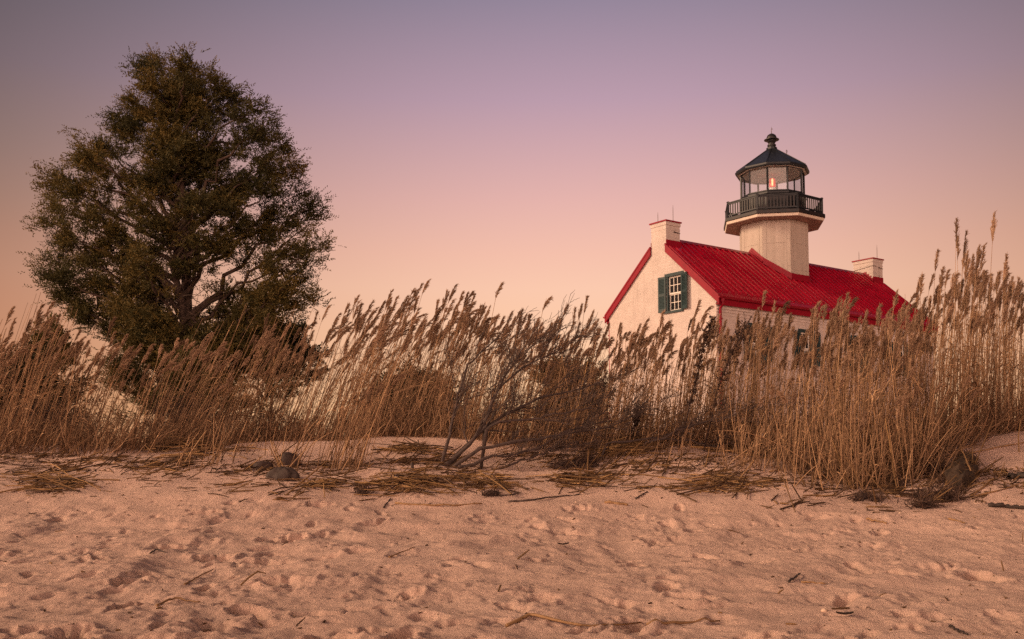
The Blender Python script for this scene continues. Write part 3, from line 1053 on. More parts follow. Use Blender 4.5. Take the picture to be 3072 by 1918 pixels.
def limb_tree(name, label, base, trunk_top, tips, r, leafm, size=0.42, clumps=(9, 13), trunk_r=0.26, nsp=10, cat='tree', leaf=0.11, lw=0.034, fill=0, group=None, stems=3, zmin=0.0):
    T = empty(name, base)
    tag(T, label, cat, group)
    base = np.asarray(base, float)
    wood = FB(); fol = FB()
    tr = np.asarray(trunk_top, float) - base
    for s in range(stems):
        off = np.array([r.normal(0, 0.10), r.normal(0, 0.10), -0.2]) * (s > 0) + np.array([0, 0, -0.2])
        top = tr * (1 - 0.16 * s) + np.array([r.normal(0, 0.35), r.normal(0, 0.35), 0]) * (s > 0) * 2.0
        P = curve3(off, top, (r.normal(0, 0.25), r.normal(0, 0.25), 0), r, 14, 0.012)
        wood.tube(P, np.linspace(trunk_r * (1 - 0.25 * s), 0.02, 14), 7, r.uniform(0.3, 0.6))
    H_ = tr[2]
    for tip in tips:
        q = np.asarray(tip, float) - base
        rad = np.hypot(q[0] - tr[0] * q[2] / H_, q[1] - tr[1] * q[2] / H_)
        zs = np.clip(q[2] - rad * r.uniform(0.45, 1.05), 0.06 * H_, 0.93 * H_)
        s = np.array([tr[0] * zs / H_, tr[1] * zs / H_, zs])
        L = np.linalg.norm(q - s)
        P = curve3(s, q, (0, 0, r.uniform(-0.02, 0.16) * L), r, 12, 0.028)
        wood.tube(P, np.linspace(0.022 + 0.014 * L, 0.010, 12), 5, r.uniform(0.2, 0.7))
        nc = r.integers(*clumps)
        v0 = r.uniform(0.25, 0.75)
        for k in range(4):
            dd = unit(unit(q - s) + r.normal(0, 0.35, 3))
            spray_clump(fol, q + r.normal(0, 0.12, 3), dd, size * 1.15, nsp // 2, r, v0 + 0.08, leaf, lw)
        for k in range(int(nc * (0.5 + L / 6.5))):
            t = min(1.0, 0.30 + 0.72 * r.random() ** 0.75)
            i = int(t * 11 * 0.999)
            f = t * 11 - i
            c = P[i] * (1 - f) + P[min(i + 1, 11)] * f
            sp = (0.11 + 0.058 * L * (1.15 - t))
            off = r.normal(0, 1, 3) * np.array([sp, sp, sp * 0.32])
            cc = c + off
            if cc[2] < zmin: continue
            if r.random() < 0.7:
                wood.tube(curve3(c - 0.1 * off, cc, (0, 0, 0.05), r, 5, 0.05), np.linspace(0.014, 0.004, 5), 3, 0.4)
            d = unit(q - s) * 0.6 + unit(off + 1e-6) * 0.6 + np.array([0, 0, 0.12])
            spray_clump(fol, cc, d, size * r.uniform(0.7, 1.2), nsp, r, v0 + r.normal(0, 0.1), leaf, lw)
    # loose bare twigs inside the crown
    for k in range(fill):
        tip = tips[r.integers(len(tips))]
        q = (np.asarray(tip, float) - base) * np.array([1, 1, 1.0])
        s = np.array([tr[0], tr[1], H_]) * r.uniform(0.1, 0.6)
        s = s * 0.5 + q * r.uniform(0.15, 0.45)
        e = s + r.normal(0, 0.7, 3)
        wood.tube(curve3(s, e, r.normal(0, 0.15, 3), r, 6, 0.05), np.linspace(0.016, 0.004, 6), 3, 0.8)
    wood.build('trunk', M['bark'], T)
    fol.build('crown', leafm, T)
    return T


TY = 30.0
tb = W2(545, 1400, TY); tb[2] = gz(tb[0], TY)
ttop = W2(515, 225, TY)
Z4 = lambda x, y: (60 + x / 1.512, 130 + y / 1.512)
outl = [(510, 60), (600, 45), (755, 40), (850, 85), (850, 170), (560, 150), (470, 220), (910, 165), (1010, 190), (1020, 250), (480, 290), (410, 315), (1100, 265), (1190, 310),
        (1215, 375), (430, 380), (350, 440), (240, 450), (260, 500), (1130, 400), (1230, 450), (200, 540), (1190, 500), (1290, 555), (70, 590), (130, 600), (75, 655), (1230, 600), (1180, 640), (1310, 680),
        (1390, 725), (100, 740), (180, 800), (1390, 800), (1330, 850), (60, 825), (120, 920), (1400, 930), (1290, 960), (180, 880), (250, 960), (110, 995), (1390, 990), (1340, 1080), (80, 1055), (95, 1130),
        (1250, 1110), (200, 1190), (150, 1170), (1370, 1160), (1290, 1190), (320, 1230), (1120, 1230)]
tr_ = np.random.default_rng(21)
tips = []
for x, y in outl:
    x, y = 745 + (x - 745) * (0.84 if y < 420 else 0.90), 800 + (y - 800) * (0.925 if y < 800 else 1.0)
    p = W2(*Z4(x, y), TY + tr_.normal(0, 0.9))
    tips.append(p)
axis = lambda z: tb + (ttop - tb) * ((z - tb[2]) / (ttop[2] - tb[2]))
prof = [(0.13, 0.70), (0.22, 0.95), (0.40, 0.95), (0.50, 0.86), (0.58, 0.74), (0.66, 0.52), (0.74, 0.40), (0.84, 0.22), (0.93, 0.09), (1.0, 0.02)]
Ht = ttop[2] - tb[2]
for k in range(84):
    h = tr_.uniform(0.12, 1.0) ** 1.05
    rr = np.interp(h, [a for a, b in prof], [b for a, b in prof]) * 3.75 * tr_.uniform(0.4, 0.95)
    a = tr_.uniform(0, 2 * pi)
    c = axis(tb[2] + h * Ht)
    # crown is wider to the left low down and to the right higher up
    tips.append(c + np.array([rr * cos(a) + 0.2, rr * sin(a) * 0.85, 0]))
for k in range(16):                                  # low limbs reaching out over the stems
    a = tr_.uniform(pi * 1.05, pi * 1.95)
    h = tr_.uniform(0.17, 0.40)
    rr = tr_.uniform(0.8, 2.4)
    tips.append(axis(tb[2] + h * Ht) + np.array([rr * cos(a), rr * sin(a), 0]))
limb_tree('juniper_tree', 'tall broad dark green juniper tree standing behind the reeds', tb, ttop, tips, tr_, M['juniper'], size=0.44, clumps=(10, 14), trunk_r=0.27, nsp=19, leaf=0.115, lw=0.034, fill=200, zmin=1.75)


def shrub(name, label, cpx, w, ytop, ybot, Y, seed, leafm, n=26, group=None, size=0.34, cat='shrub', nsp=9):
    r = np.random.default_rng(seed)
    b = W2(cpx, 1385, Y); b[2] = gz(b[0], Y)
    top = W2(cpx, ytop, Y)
    zb = W2(cpx, ybot, Y)[2]
    hw = w / F * Y / 2
    tips = []
    for k in range(n):
        a = r.uniform(0, 2 * pi)
        t = r.random()
        rad = hw * (0.25 + 0.75 * sqrt(max(0.0, 1 - t * t))) * r.uniform(0.35, 1.05)
        t *= r.uniform(0.75, 1.0)
        tips.append((top[0] + rad * cos(a), Y + rad * sin(a) * 0.8, zb + (top[2] - zb) * (0.12 + 0.88 * t)))
    return limb_tree(name, label, b, (top[0], Y, max(top[2] - 0.4, b[2] + 0.5)), tips, r, leafm, size=size, clumps=(16, 22), trunk_r=0.09, nsp=nsp, cat=cat, leaf=0.13, lw=0.048, group=group, stems=2)


shrub('evergreen_shrub', 'low dark evergreen shrub behind reeds at the left edge of the dune', 70, 330, 1050, 1320, 23.0, 31, M['darkjun'], 26)
shrub('evergreen_shrub', 'dark evergreen shrub hugging the right foot of the juniper', 800, 420, 950, 1130, 33.0, 32, M['darkjun'], 34)
shrub('evergreen_shrub', 'dark rounded shrub behind the reeds, left of the bare bush', 1265, 330, 1105, 1330, 21.0, 33, M['darkjun'], 22)
shrub('evergreen_shrub', 'small dark shrub behind the reeds beside the lighthouse gable', 1715, 185, 1085, 1290, 24.0, 34, M['darkjun'], 11)
shrub('evergreen_shrub', 'sprig topped low shrub beside the left foot of the juniper', 150, 120, 960, 1120, 28.0, 36, M['juniper'], 9, nsp=7)


def brush(label, cpx, w, ytop, Y, seed, n=150):
    """thicket of bare twigs"""
    r = np.random.default_rng(seed)
    b = W2(cpx, 1385, Y); b[2] = gz(b[0], Y)
    top = W2(cpx, ytop, Y)[2] - b[2]
    hw = w / F * Y / 2
    fb = FB()
    for k in range(n):
        s = np.array([r.uniform(-hw, hw) * 0.8, r.normal(0, 0.3), -0.1])
        h = top * r.uniform(0.5, 1.0)
        e = s + np.array([r.normal(0.15, 0.22) * h, r.normal(0, 0.2) * h, h])
        P = curve3(s, e, r.normal(0, 0.08, 3), r, 7, 0.04)
        v = r.random()
        fb.tube(P, np.linspace(0.009, 0.003, 7), 3, v)
        for j in range(7):
            i = r.integers(2, 7)
            q = P[i] + r.normal(0, 1, 3) * np.array([0.16, 0.12, 0.12]) + np.array([0.04, 0, 0.14])
            fb.tube([P[i], (P[i] + q) / 2 + r.normal(0, 0.02, 3), q], [0.005, 0.004, 0.002], 3, v)
    o = fb.build('brush_thicket', M['brush'], None, b)
    tag(o, label, 'brush')


brush('low dark thicket of bare twigs among the reeds below the juniper', 545, 260, 1170, 16.6, 41, 110)
brush('low bare twig thicket among the reeds at the far left', 130, 230, 1200, 16.0, 42, 140)
brush('low bare twig thicket right of the juniper, among the reeds behind the sand bank', 800, 260, 1235, 17.0, 43, 120)

# ------------------------------------------------------------------ reeds
LEE = np.array([0.94, 0.34, 0.0])       # the wind blows to the right and a little away


def reed_parts(base, h, lean, az, r, bend=0.1, nleaf=4, plume=0.36, nod=0.5, thick=1.0, lowleaf=True):
    """returns (culm FB, plume FB or None) in coordinates relative to base"""
    cu = FB()
    hd = np.array([cos(az), sin(az), 0.0])
    t = np.linspace(0, 1, 8)
    P = hd[None] * (h * (lean * t + bend * t ** 2.2))[:, None]
    P[:, 2] = h * t * (1 - 0.5 * lean * lean * t)
    v = float(np.clip(r.normal(0.45, 0.2), 0, 1))
    cu.tube(P, (0.0064 - 0.0038 * t) * thick, 3, np.clip(v + 0.18 * (t.repeat(3) - 0.5), 0, 1))
    for k in range(nleaf):
        s = r.uniform(0.08, 0.88)
        i = int(s * 7); f = s * 7 - i
        p = P[i] * (1 - f) + P[min(i + 1, 7)] * f
        L = r.uniform(0.18, 0.46) * min(1.0, h / 1.6)
        a = r.normal(0.25, 1.0)
        side = unit(np.array([cos(a), sin(a), 0]) * 0.8 + LEE * 0.5)
        u = np.linspace(0, 1, 5)
        up = r.uniform(0.55, 1.0); dr = r.uniform(0.3, 1.3)
        Q = p + side[None] * (L * (0.35 * u + 0.35 * u ** 2))[:, None]
        Q[:, 2] = p[2] + L * (up * u - dr * u ** 2)
        if not lowleaf and Q[:, 2].min() < 0: continue
        w = 0.013 * np.array([0.7, 1.0, 0.85, 0.5, 0.08]) * r.uniform(0.6, 1.1) * thick
        wd = unit(np.cross(side, [0, 0, 1]) + r.normal(0, 0.5, 3))
        cu.ribbon(Q, w, wd, float(np.clip(v + r.normal(0.08, 0.2), 0, 1)))
    pl = None
    if plume > 0:
        pl = FB()
        d0 = unit(unit(P[-1] - P[-2]) + np.array([0, 0, 0.25]))
        m = 7
        u = np.linspace(0, 1, m)
        lee = unit(LEE + r.normal(0, 0.22, 3) * np.array([1, 1, 0]))
        R = P[-1] - d0 * 0.03 + d0[None] * (plume * u)[:, None] + lee[None] * (plume * nod * 0.40 * u ** 2)[:, None]
        R[:, 2] -= plume * nod * 0.22 * u ** 2.5
        pv = float(np.clip(r.normal(0.45, 0.18), 0, 1))
        pl.tube(R, 0.0030 * (1 - 0.6 * u) * thick, 3, pv)
        nb = int(r.integers(22, 30))
        tb_ = np.sort(r.uniform(0, 0.93, nb))
        nh = 10
        for b in tb_:
            i = int(b * (m - 1)); f = b * (m - 1) - i
            o = R[i] * (1 - f) + R[min(i + 1, m - 1)] * f
            tg = unit(R[min(i + 1, m - 1)] - R[i])
            L = plume * (0.52 - 0.38 * b) * r.uniform(0.7, 1.15)
            out = unit(r.normal(0, 0.6, 3) + lee * r.uniform(0.0, 0.9))
            d = unit(tg * 1.0 + out * r.uniform(0.08, 0.30))
            s = np.linspace(0, 1, 5)
            dp = r.uniform(0.05, 0.55) * (0.25 + nod)
            B = o + d[None] * (L * s)[:, None] + lee[None] * (L * 0.35 * nod * s ** 2)[:, None]
            B[:, 2] -= L * dp * s ** 2
            vv = float(np.clip(pv + r.normal(0, 0.10), 0, 1))
            sd = unit(np.cross(d, r.normal(0, 1, 3)))
            pl.ribbon(B, 0.011 * np.array([0.5, 1, 1, 0.8, 0.2]) * thick, sd, vv)
            # silky hairs along the branchlet
            q = r.uniform(0.1, 1.0, nh)
            j = np.minimum((q * 4).astype(int), 3); ff = (q * 4 - j)[:, None]
            st = B[j] * (1 - ff) + B[j + 1] * ff
            dt = B[j + 1] - B[j]
            dt /= np.linalg.norm(dt, axis=1)[:, None] + 1e-9
            hdv = dt + r.normal(0, 0.32, (nh, 3)) + lee * 0.15
            hdv /= np.linalg.norm(hdv, axis=1)[:, None]
            hl = r.uniform(0.025, 0.060, nh)[:, None]
            wv = np.cross(hdv, r.normal(0, 1, (nh, 3)))
            wv /= np.linalg.norm(wv, axis=1)[:, None] + 1e-9
            V = np.stack([st - wv * 0.0048 * thick, st + wv * 0.0048 * thick, st + hdv * hl], 1)
            k = np.arange(nh) * 3
            pl.add(V, None, np.stack([k, k + 1, k + 2], -1), vv)
    return cu, pl, P[-1]


def merge(dst, src, off):
    if src is None: return
    V = np.concatenate(src.V) + np.asarray(off, np.float32)
    Q = np.concatenate(src.Q) if src.Q else None
    T = np.concatenate(src.T) if src.T else None
    dst.add(V, Q, T, np.concatenate(src.A))


ENV = np.array([(-200, 1010), (0, 985), (80, 925), (150, 905), (220, 960), (330, 985), (420, 1000), (520, 990), (640, 965), (760, 940), (880, 945), (960, 925), (1040, 880), (1130, 862),
                (1230, 838), (1300, 835), (1370, 850), (1450, 868), (1530, 872), (1600, 915), (1700, 912), (1800, 915), (1850, 938), (1920, 958), (2020, 945), (2100, 922), (2190, 940), (2260, 925),
                (2330, 905), (2420, 925), (2480, 900), (2560, 912), (2640, 905), (2720, 918), (2790, 885), (2850, 810), (2920, 740), (3000, 740), (3072, 770), (3300, 780)], float)
FRONT = np.array([(-300, 13.5), (0, 13.3), (120, 13.6), (260, 13.2), (450, 13.7), (600, 14.3), (800, 15.1), (900, 14.8), (1000, 14.6), (1150, 14.6), (1300, 14.2), (1500, 13.5), (1800, 13.4), (2080, 13.1), (2200, 13.0), (2300, 12.5), (2380, 12.0),
                  (2500, 11.3), (2700, 11.1), (2790, 11.3), (2870, 11.8), (2950, 12.3), (3072, 12.6), (3400, 12.8)], float)
LEAN = np.array([(-300, 0.24), (0, 0.22), (300, 0.28), (700, 0.36), (1000, 0.34), (1300, 0.28), (1600, 0.22), (1900, 0.16), (2200, 0.13), (2600, 0.06), (3072, 0.07), (3400, 0.08)], float)
DENS = np.array([(-300, 105), (0, 110), (150, 88), (300, 68), (480, 70), (700, 82), (900, 118), (1050, 170), (1350, 165), (1700, 155), (1950, 170), (2100, 205), (2300, 225), (2700, 240), (2900, 220), (3072, 200), (3400, 160)], float)
DEPTH = 4.2
rr_ = np.random.default_rng(99)
cands = []
pxs = np.arange(-140, 3230, 20.0)
for pc in pxs:
    yf = np.interp(pc, *FRONT.T)
    wm = 20.0 / F * (yf + 1.5)
    n = rr_.poisson(np.interp(pc, *DENS.T) * wm)
    for k in range(n):
        px = pc + rr_.uniform(0, 20)
        Y = np.interp(px, *FRONT.T) + DEPTH * rr_.beta(1.0, 1.5) + rr_.normal(0, 0.12)
        X = (px - PX0) / F * Y
        z = gz(X, Y)
        lean = np.interp(px, *LEAN.T) + rr_.normal(0, 0.075)
        if rr_.random() < 0.12: lean += rr_.normal(0, 0.24)
        lx = lean / LEE[0] * 0.94
        # the tip stays under the outline the reed tops draw
        fr = rr_.choice(3, p=[0.30, 0.52, 0.18])
        frac = (rr_.uniform(0.82, 1.0), rr_.uniform(0.62, 0.88), rr_.uniform(0.25, 0.66))[fr] * (0.96 + 0.06 * sin(px * 0.031) + 0.05 * sin(px * 0.083 + 1))
        h = 2.0
        for it in range(3):
            tpx = px + (lean + 0.16) * h * F / Y * 0.94
            zt = W2(tpx, np.interp(tpx, *ENV.T), Y)[2]
            h = max(0.35, (zt - z) * frac / 1.12)
        cands.append(dict(X=X, Y=Y, z=z, h=h, lean=lean, px=px, fr=fr, top=h / max(0.4, (zt - z)), plume=(fr != 2) and rr_.random() < (0.85 if fr == 0 else 0.52), spec=False))
# tall plumes that stand out in the photograph: tip pixel and distance
SPEC = [(1297, 806, 14.9), (1376, 826, 14.7), (1400, 842, 15.2), (1420, 858, 15.0), (1532, 818, 14.3), (1468, 885, 14.2), (1662, 868, 14.3), (1730, 878, 14.0), (1818, 862, 13.9), (1590, 905, 14.4), (2092, 900, 13.5),
        (2114, 908, 13.7), (2325, 850, 12.6), (2222, 955, 13.3), (2365, 880, 12.7), (2478, 885, 11.9), (2600, 855, 11.6), (2660, 890, 11.5), (2712, 850, 11.7), (2795, 808, 12.0), (2846, 734, 12.4), (2915, 648, 12.5),
        (2928, 690, 12.7), (3018, 640, 12.9), (2975, 735, 12.8), (3050, 752, 13.1), (3066, 770, 12.6), (2822, 850, 12.1), (2880, 790, 12.6), (3030, 800, 12.7), (2752, 860, 12.0), (1215, 850, 15.0), (1190, 868, 15.1),
        (1245, 855, 15.3), (1110, 900, 15.4), (1070, 868, 15.2), (1052, 905, 15.3), (960, 925, 15.6), (150, 885, 14.9), (175, 915, 14.8), (60, 930, 15.0), (20, 905, 15.2), (115, 945, 14.9), (360, 945, 14.7), (385, 985, 14.6),
        (640, 965, 15.3), (905, 960, 15.8), (2545, 880, 11.8), (2010, 935, 13.5), (1945, 965, 13.7), (1880, 948, 14.0)]
for tpx, tpy, Y in SPEC:
    lean = np.interp(tpx, *LEAN.T) * 0.75 + rr_.normal(0, 0.03)
    tip = W2(tpx, tpy, Y)
    zb = 0.9
    for it in range(3):
        hh = (tip[2] - zb) / 1.14
        X = tip[0] - (lean + 0.10) * hh
        zb = gz(X, Y)
    cands.append(dict(X=X, Y=Y, z=zb, h=hh, lean=lean, px=PX0 + F * X / Y, fr=0, top=1.3, plume=True, spec=True))
# thin bare stalks above the left part and the near fringe clumps
for k in range(46):
    tpx = rr_.choice([rr_.uniform(-20, 330), rr_.uniform(560, 1100)], p=[0.55, 0.45])
    Y = np.interp(tpx, *FRONT.T) + rr_.uniform(0, 1.8)
    tip = W2(tpx, np.interp(tpx, *ENV.T) - rr_.uniform(-10, 75), Y)
    lean = np.interp(tpx, *LEAN.T) * 0.9
    X = tip[0] - (lean + 0.06) * (tip[2] - 1.2)
    zb = gz(X, Y)
    cands.append(dict(X=X, Y=Y, z=zb, h=(tip[2] - zb), lean=lean, px=PX0 + F * X / Y, fr=0, top=0.9, plume=False, spec=False, bare=True))
for cpx, cpy, sp, n, hmax, plp in [(2330, 1408, 140, 90, 0.75, 0.0), (2580, 1458, 160, 90, 0.8, 0.0), (2760, 1425, 80, 40, 0.9, 0.0), (1750, 1352, 230, 60, 0.55, 0.0), (300, 1352, 280, 70, 0.5, 0.0), (720, 1360, 150, 26, 0.5, 0.0),(1030, 1400, 75, 62, 2.0, 0.45), (880, 1395, 30, 14, 1.3, 0.2), (660, 1388, 40, 16, 0.8, 0.0), (540, 1400, 30, 9, 0.6, 0.0), (2380, 1420, 45, 26, 1.4, 0.2), (2500, 1440, 60, 40, 1.6, 0.3),
                                   (2620, 1455, 60, 36, 1.7, 0.35), (2720, 1440, 50, 30, 1.9, 0.4), (2250, 1390, 60, 24, 1.0, 0.1), (2790, 1395, 40, 24, 2.0, 0.4), (1560, 1370, 90, 16, 0.7, 0.0), (2000, 1370, 80, 10, 0.6, 0.0)]:
    for k in range(n):
        px, py = cpx + rr_.normal(0, sp * 0.6), cpy + rr_.normal(0, 9)
        p = gpt(px, py)
        lean = np.interp(px, *LEAN.T) * 0.9 + rr_.normal(0, 0.16 if px < 2150 else 0.42)
        h = hmax * rr_.uniform(0.35, 1.0)
        cands.append(dict(X=p[0], Y=p[1], z=p[2], h=h, lean=lean, px=px, fr=1, top=0.6, plume=rr_.random() < plp, spec=False, fringe=True))

# the ones that show largest become reeds of their own
for c in cands:
    yf = np.interp(c['px'], *FRONT.T)
    c['score'] = (10 if c['spec'] else 0) + (3.0 * (c['fr'] == 0 and c['plume']) + 2.2 * c['h'] / 2.6 - 0.9 * (c['Y'] - yf) - 0.05 * c['Y']) + (0.6 if c['plume'] else -2)
order = sorted(range(len(cands)), key=lambda i: -cands[i]['score'])
OWN = set()
cnt = {}
for i in order:                                     # spread along the whole row
    b = int(cands[i]['px'] // 110)
    if cands[i]['spec'] or cnt.get(b, 0) < 10:
        OWN.add(i); cnt[b] = cnt.get(b, 0) + 1
    if len(OWN) >= 296: break


def zone_label(c):
    p = c['px']
    if c['h'] > 2.75 and p > 2500: return 'very tall reed with plume rising past the roof beyond the far chimney'
    if p < 330: return 'leaning plumed reed in the far left of the reed row, before the juniper edge'
    if p < 900: return 'leaning plumed reed standing in front of the juniper tree'
    if p < 1300: return 'wind bent plumed reed against the open sky right of the juniper'
    if p < 1780: return 'plumed reed behind the bare branches, left of the lighthouse'
    if p < 2130: return 'plumed reed standing in front of the lighthouse gable wall'
    if p < 2500: return 'plumed reed standing in front of the lighthouse front wall'
    return 'plumed reed in the dense tan stand right of the lighthouse tower'


bed, bedp = FB(), FB()
for i, c in enumerate(cands):
    az = atan2(LEE[1], LEE[0]) + rr_.normal(0, 0.35)
    nl = int(rr_.integers(4, 9)) if not c.get('fringe') else int(rr_.integers(1, 4))
    if c.get('bare'): nl = 1
    pl = rr_.uniform(0.23, 0.38) * np.clip(c['h'] / 2.0, 0.6, 1.12) if c['plume'] else 0
    nod = (rr_.uniform(0.05, 0.4) if rr_.random() < 0.75 else rr_.uniform(0.4, 1.15)) * (1.0 if c['px'] < 2350 else 0.8)
    cu, pf, tip = reed_parts(None, c['h'], c['lean'], az, rr_, bend=rr_.uniform(0.0, 0.07), nleaf=nl, plume=pl, nod=nod, thick=rr_.uniform(0.85, 1.25))
    p = np.array([c['X'], c['Y'], c['z'] - 0.03])
    if i in OWN:
        o = cu.build('reed', M['reed'], None, tuple(p))
        tag(o, zone_label(c), 'reed', 'plumed reeds along the dune')
        if pf is not None:
            pf.build('plume', M['plume'], o)
    else:
        merge(bed, cu, p)
        if pf is not None: merge(bedp, pf, p)
# broken stalks and dead leaves packed round the feet of the reeds
for k in range(7500):
    px = rr_.uniform(-120, 3200)
    Y = np.interp(px, *FRONT.T) - 0.18 + 2.6 * rr_.random() ** 1.4
    X = (px - PX0) / F * Y
    z = gz(X, Y)
    h = rr_.uniform(0.12, 0.75) * (1 if px > 1000 else 0.75)
    lean = rr_.normal(0.35, 0.55)
    d = np.array([lean, rr_.normal(0, 0.4), 1.0]); d = unit(d) * h
    q = np.array([X, Y, z - 0.02])
    bow = rr_.normal(0, 0.10 * h, 3)
    v = float(np.clip(rr_.normal(0.30, 0.2), 0, 1))
    P = np.array([q, q + d * 0.5 + bow, q + d])
    if rr_.random() < 0.55:
        bed.tube(P, [0.0050, 0.0045, 0.003], 3, v)
    else:
        bed.ribbon(P, np.array([0.012, 0.013, 0.003]), unit(np.cross(d, rr_.normal(0, 1, 3))), v)
ob = bed.build('reed_bed', M['reed'])
tag(ob, 'dense bed of dry tan reed stalks and leaves along the dune', 'reeds', kind='stuff')
op = bedp.build('plume_mass', M['plume'])
tag(op, 'feathery brown seed heads massed over the reed bed', 'reed plumes', kind='stuff')

# ------------------------------------------------------------------ dark dead weeds among the reeds
for k, (path, Y, lab) in enumerate([([(2035, 1330), (2080, 1180), (2105, 1060), (2135, 965)], 12.9, 'dark dead weed with curled seed pods left of the red downspout'),
                                    ([(2110, 1330), (2150, 1180), (2185, 1080), (2235, 985)], 12.7, 'dark dead weed with thin side twigs right of the red downspout'),
                                    ([(1880, 1335), (1905, 1290), (1912, 1230)], 13.2, 'short dark dead weed among stems below the gable window')]):
    r = np.random.default_rng(300 + k)
    pts = [W2(x, y, Y + r.normal(0, 0.05)) for x, y in path]
    pts[0][2] = gz(pts[0][0], pts[0][1]) - 0.03
    b = pts[0].copy()
    t = np.linspace(0, 1, 16)
    tt = np.linspace(0, 1, len(pts))
    P = np.stack([np.interp(t, tt, [p[a] for p in pts]) for a in range(3)], -1) - b
    P += r.normal(0, 0.006, P.shape)
    fb = FB()
    fb.tube(P, np.linspace(0.010, 0.004, 16), 4, 0.4)
    for j in range(170 if k != 1 else 120):
        i = r.integers(4, 16)
        s = P[i] + r.normal(0, 0.012, 3)
        L = r.uniform(0.03, 0.13) * (1.0 if k != 1 else 1.8)
        e = s + unit(r.normal(0, 0.7, 3) + np.array([0.2, 0, 0.7])) * L
        fb.tube([s, (s + e) / 2 + r.normal(0, 0.01, 3), e], [0.003, 0.003, 0.002], 3, r.random())
        for q in range(3):
            c = s + (e - s) * r.uniform(0.4, 1.0)
            a = r.normal(0, 1, (3, 3)); a /= np.linalg.norm(a, axis=1)[:, None]
            fb.add(np.array([c, c + a[0] * 0.022, c + a[1] * 0.026, c + a[2] * 0.018]), [[0, 1, 2, 3]], None, r.random())
    o = fb.build('dead_weed', M['weed'], None, tuple(b))
    tag(o, lab, 'weed', 'dead weeds in the reeds')


# ------------------------------------------------------------------ bare bush and fallen branches
def pix_path(path, Y0, Y1, r, n=18, wob=0.010):
    pts = [W2(x, y, Y0 + (Y1 - Y0) * i / (len(path) - 1)) for i, (x, y) in enumerate(path)]
    seg = np.concatenate([[0], np.cumsum([np.linalg.norm(pts[i + 1] - pts[i]) for i in range(len(pts) - 1)])])
    t = np.linspace(0, seg[-1], n)
    P = np.stack([np.interp(t, seg, [p[a] for p in pts]) for a in range(3)], -1)
    S = P.copy()
    S[1:-1] = (P[:-2] + 2 * P[1:-1] + P[2:]) / 4
    w = r.normal(0, wob, S.shape); w[0] = 0
    return S + w


def branch(pb, P, r0, r1, r, twigs, depth=2, up=0.25, tl=0.5):
    n = len(P)
    pb.tube(P, list(np.linspace(r0 * 0.74, r1 * 0.9, n) * (1 + 0.10 * r.normal(0, 1, n))), 7 if depth == 2 else 4)
    for k in range(twigs):
        i = int(r.integers(max(1, n // 4), n))
        d = unit(P[min(i, n - 1)] - P[i - 1])
        dv = unit(d + r.normal(0, 0.42, 3) * np.array([1, 0.8, 1]) + np.array([0.15, 0, up]))
        L = tl * r.uniform(0.4, 1.15)
        rs = max(0.0035, (r0 + (r1 - r0) * i / n) * 0.5)
        e = P[i] + dv * L
        Q = curve3(P[i], e, r.normal(0, 0.07 * L, 3), r, 8, 0.025)
        if depth > 0:
            branch(pb, Q, rs, 0.0028, r, 5 if depth == 2 else 3, depth - 1, up * 0.7, tl * 0.55)
        else:
            pb.tube(Q, list(np.linspace(min(rs, 0.004), 0.0022, 8)), 3)


bb = np.random.default_rng(55)
b0 = gpt(1325, 1400)
BUSH = empty('bare_bush', b0)
tag(BUSH, 'leafless grey bush with wind swept branches leaning right over the sand', 'bush')
for path, Ya, Yb, ra, rb, tw_ in [
    ([(1322, 1385), (1345, 1310), (1361, 1263), (1375, 1193), (1391, 1124), (1398, 1101), (1435, 1059), (1490, 1018)], b0[1] + 0.35, b0[1] + 0.9, 0.033, 0.008, 13),
    ([(1310, 1412), (1389, 1355), (1444, 1290), (1472, 1230), (1490, 1170), (1514, 1124), (1550, 1087), (1600, 1030)], b0[1], b0[1] + 0.7, 0.038, 0.007, 16),
    ([(1335, 1405), (1398, 1346), (1454, 1286), (1509, 1250), (1546, 1225), (1653, 1183), (1740, 1169), (1796, 1146)], b0[1] + 0.1, b0[1] + 1.0, 0.042, 0.007, 19),
    ([(1444, 1292), (1480, 1190), (1530, 1130), (1592, 1090), (1685, 1049), (1745, 1005)], b0[1] + 0.35, b0[1] + 0.9, 0.024, 0.006, 17),
    ([(1345, 1408), (1444, 1345), (1550, 1322), (1640, 1312), (1731, 1296), (1824, 1280), (1916, 1243)], b0[1], b0[1] + 0.7, 0.033, 0.007, 11),
    ([(1440, 1300), (1500, 1264), (1606, 1256), (1690, 1236), (1790, 1228)], b0[1] + 0.3, b0[1] + 0.4, 0.026, 0.007, 14),
    ([(1355, 1410), (1470, 1372), (1592, 1359), (1685, 1300), (1777, 1272), (1850, 1262)], b0[1] - 0.1, b0[1] + 0.8, 0.028, 0.006, 14)]:
    pb = PB()
    P = pix_path(path, Ya, Yb, bb)
    P[0, 2] = min(P[0, 2], gz(P[0, 0], P[0, 1]) - 0.05)
    branch(pb, P - b0, ra, rb, bb, tw_)
    pb.build('branch', M['deadwood'], BUSH, smooth=True)
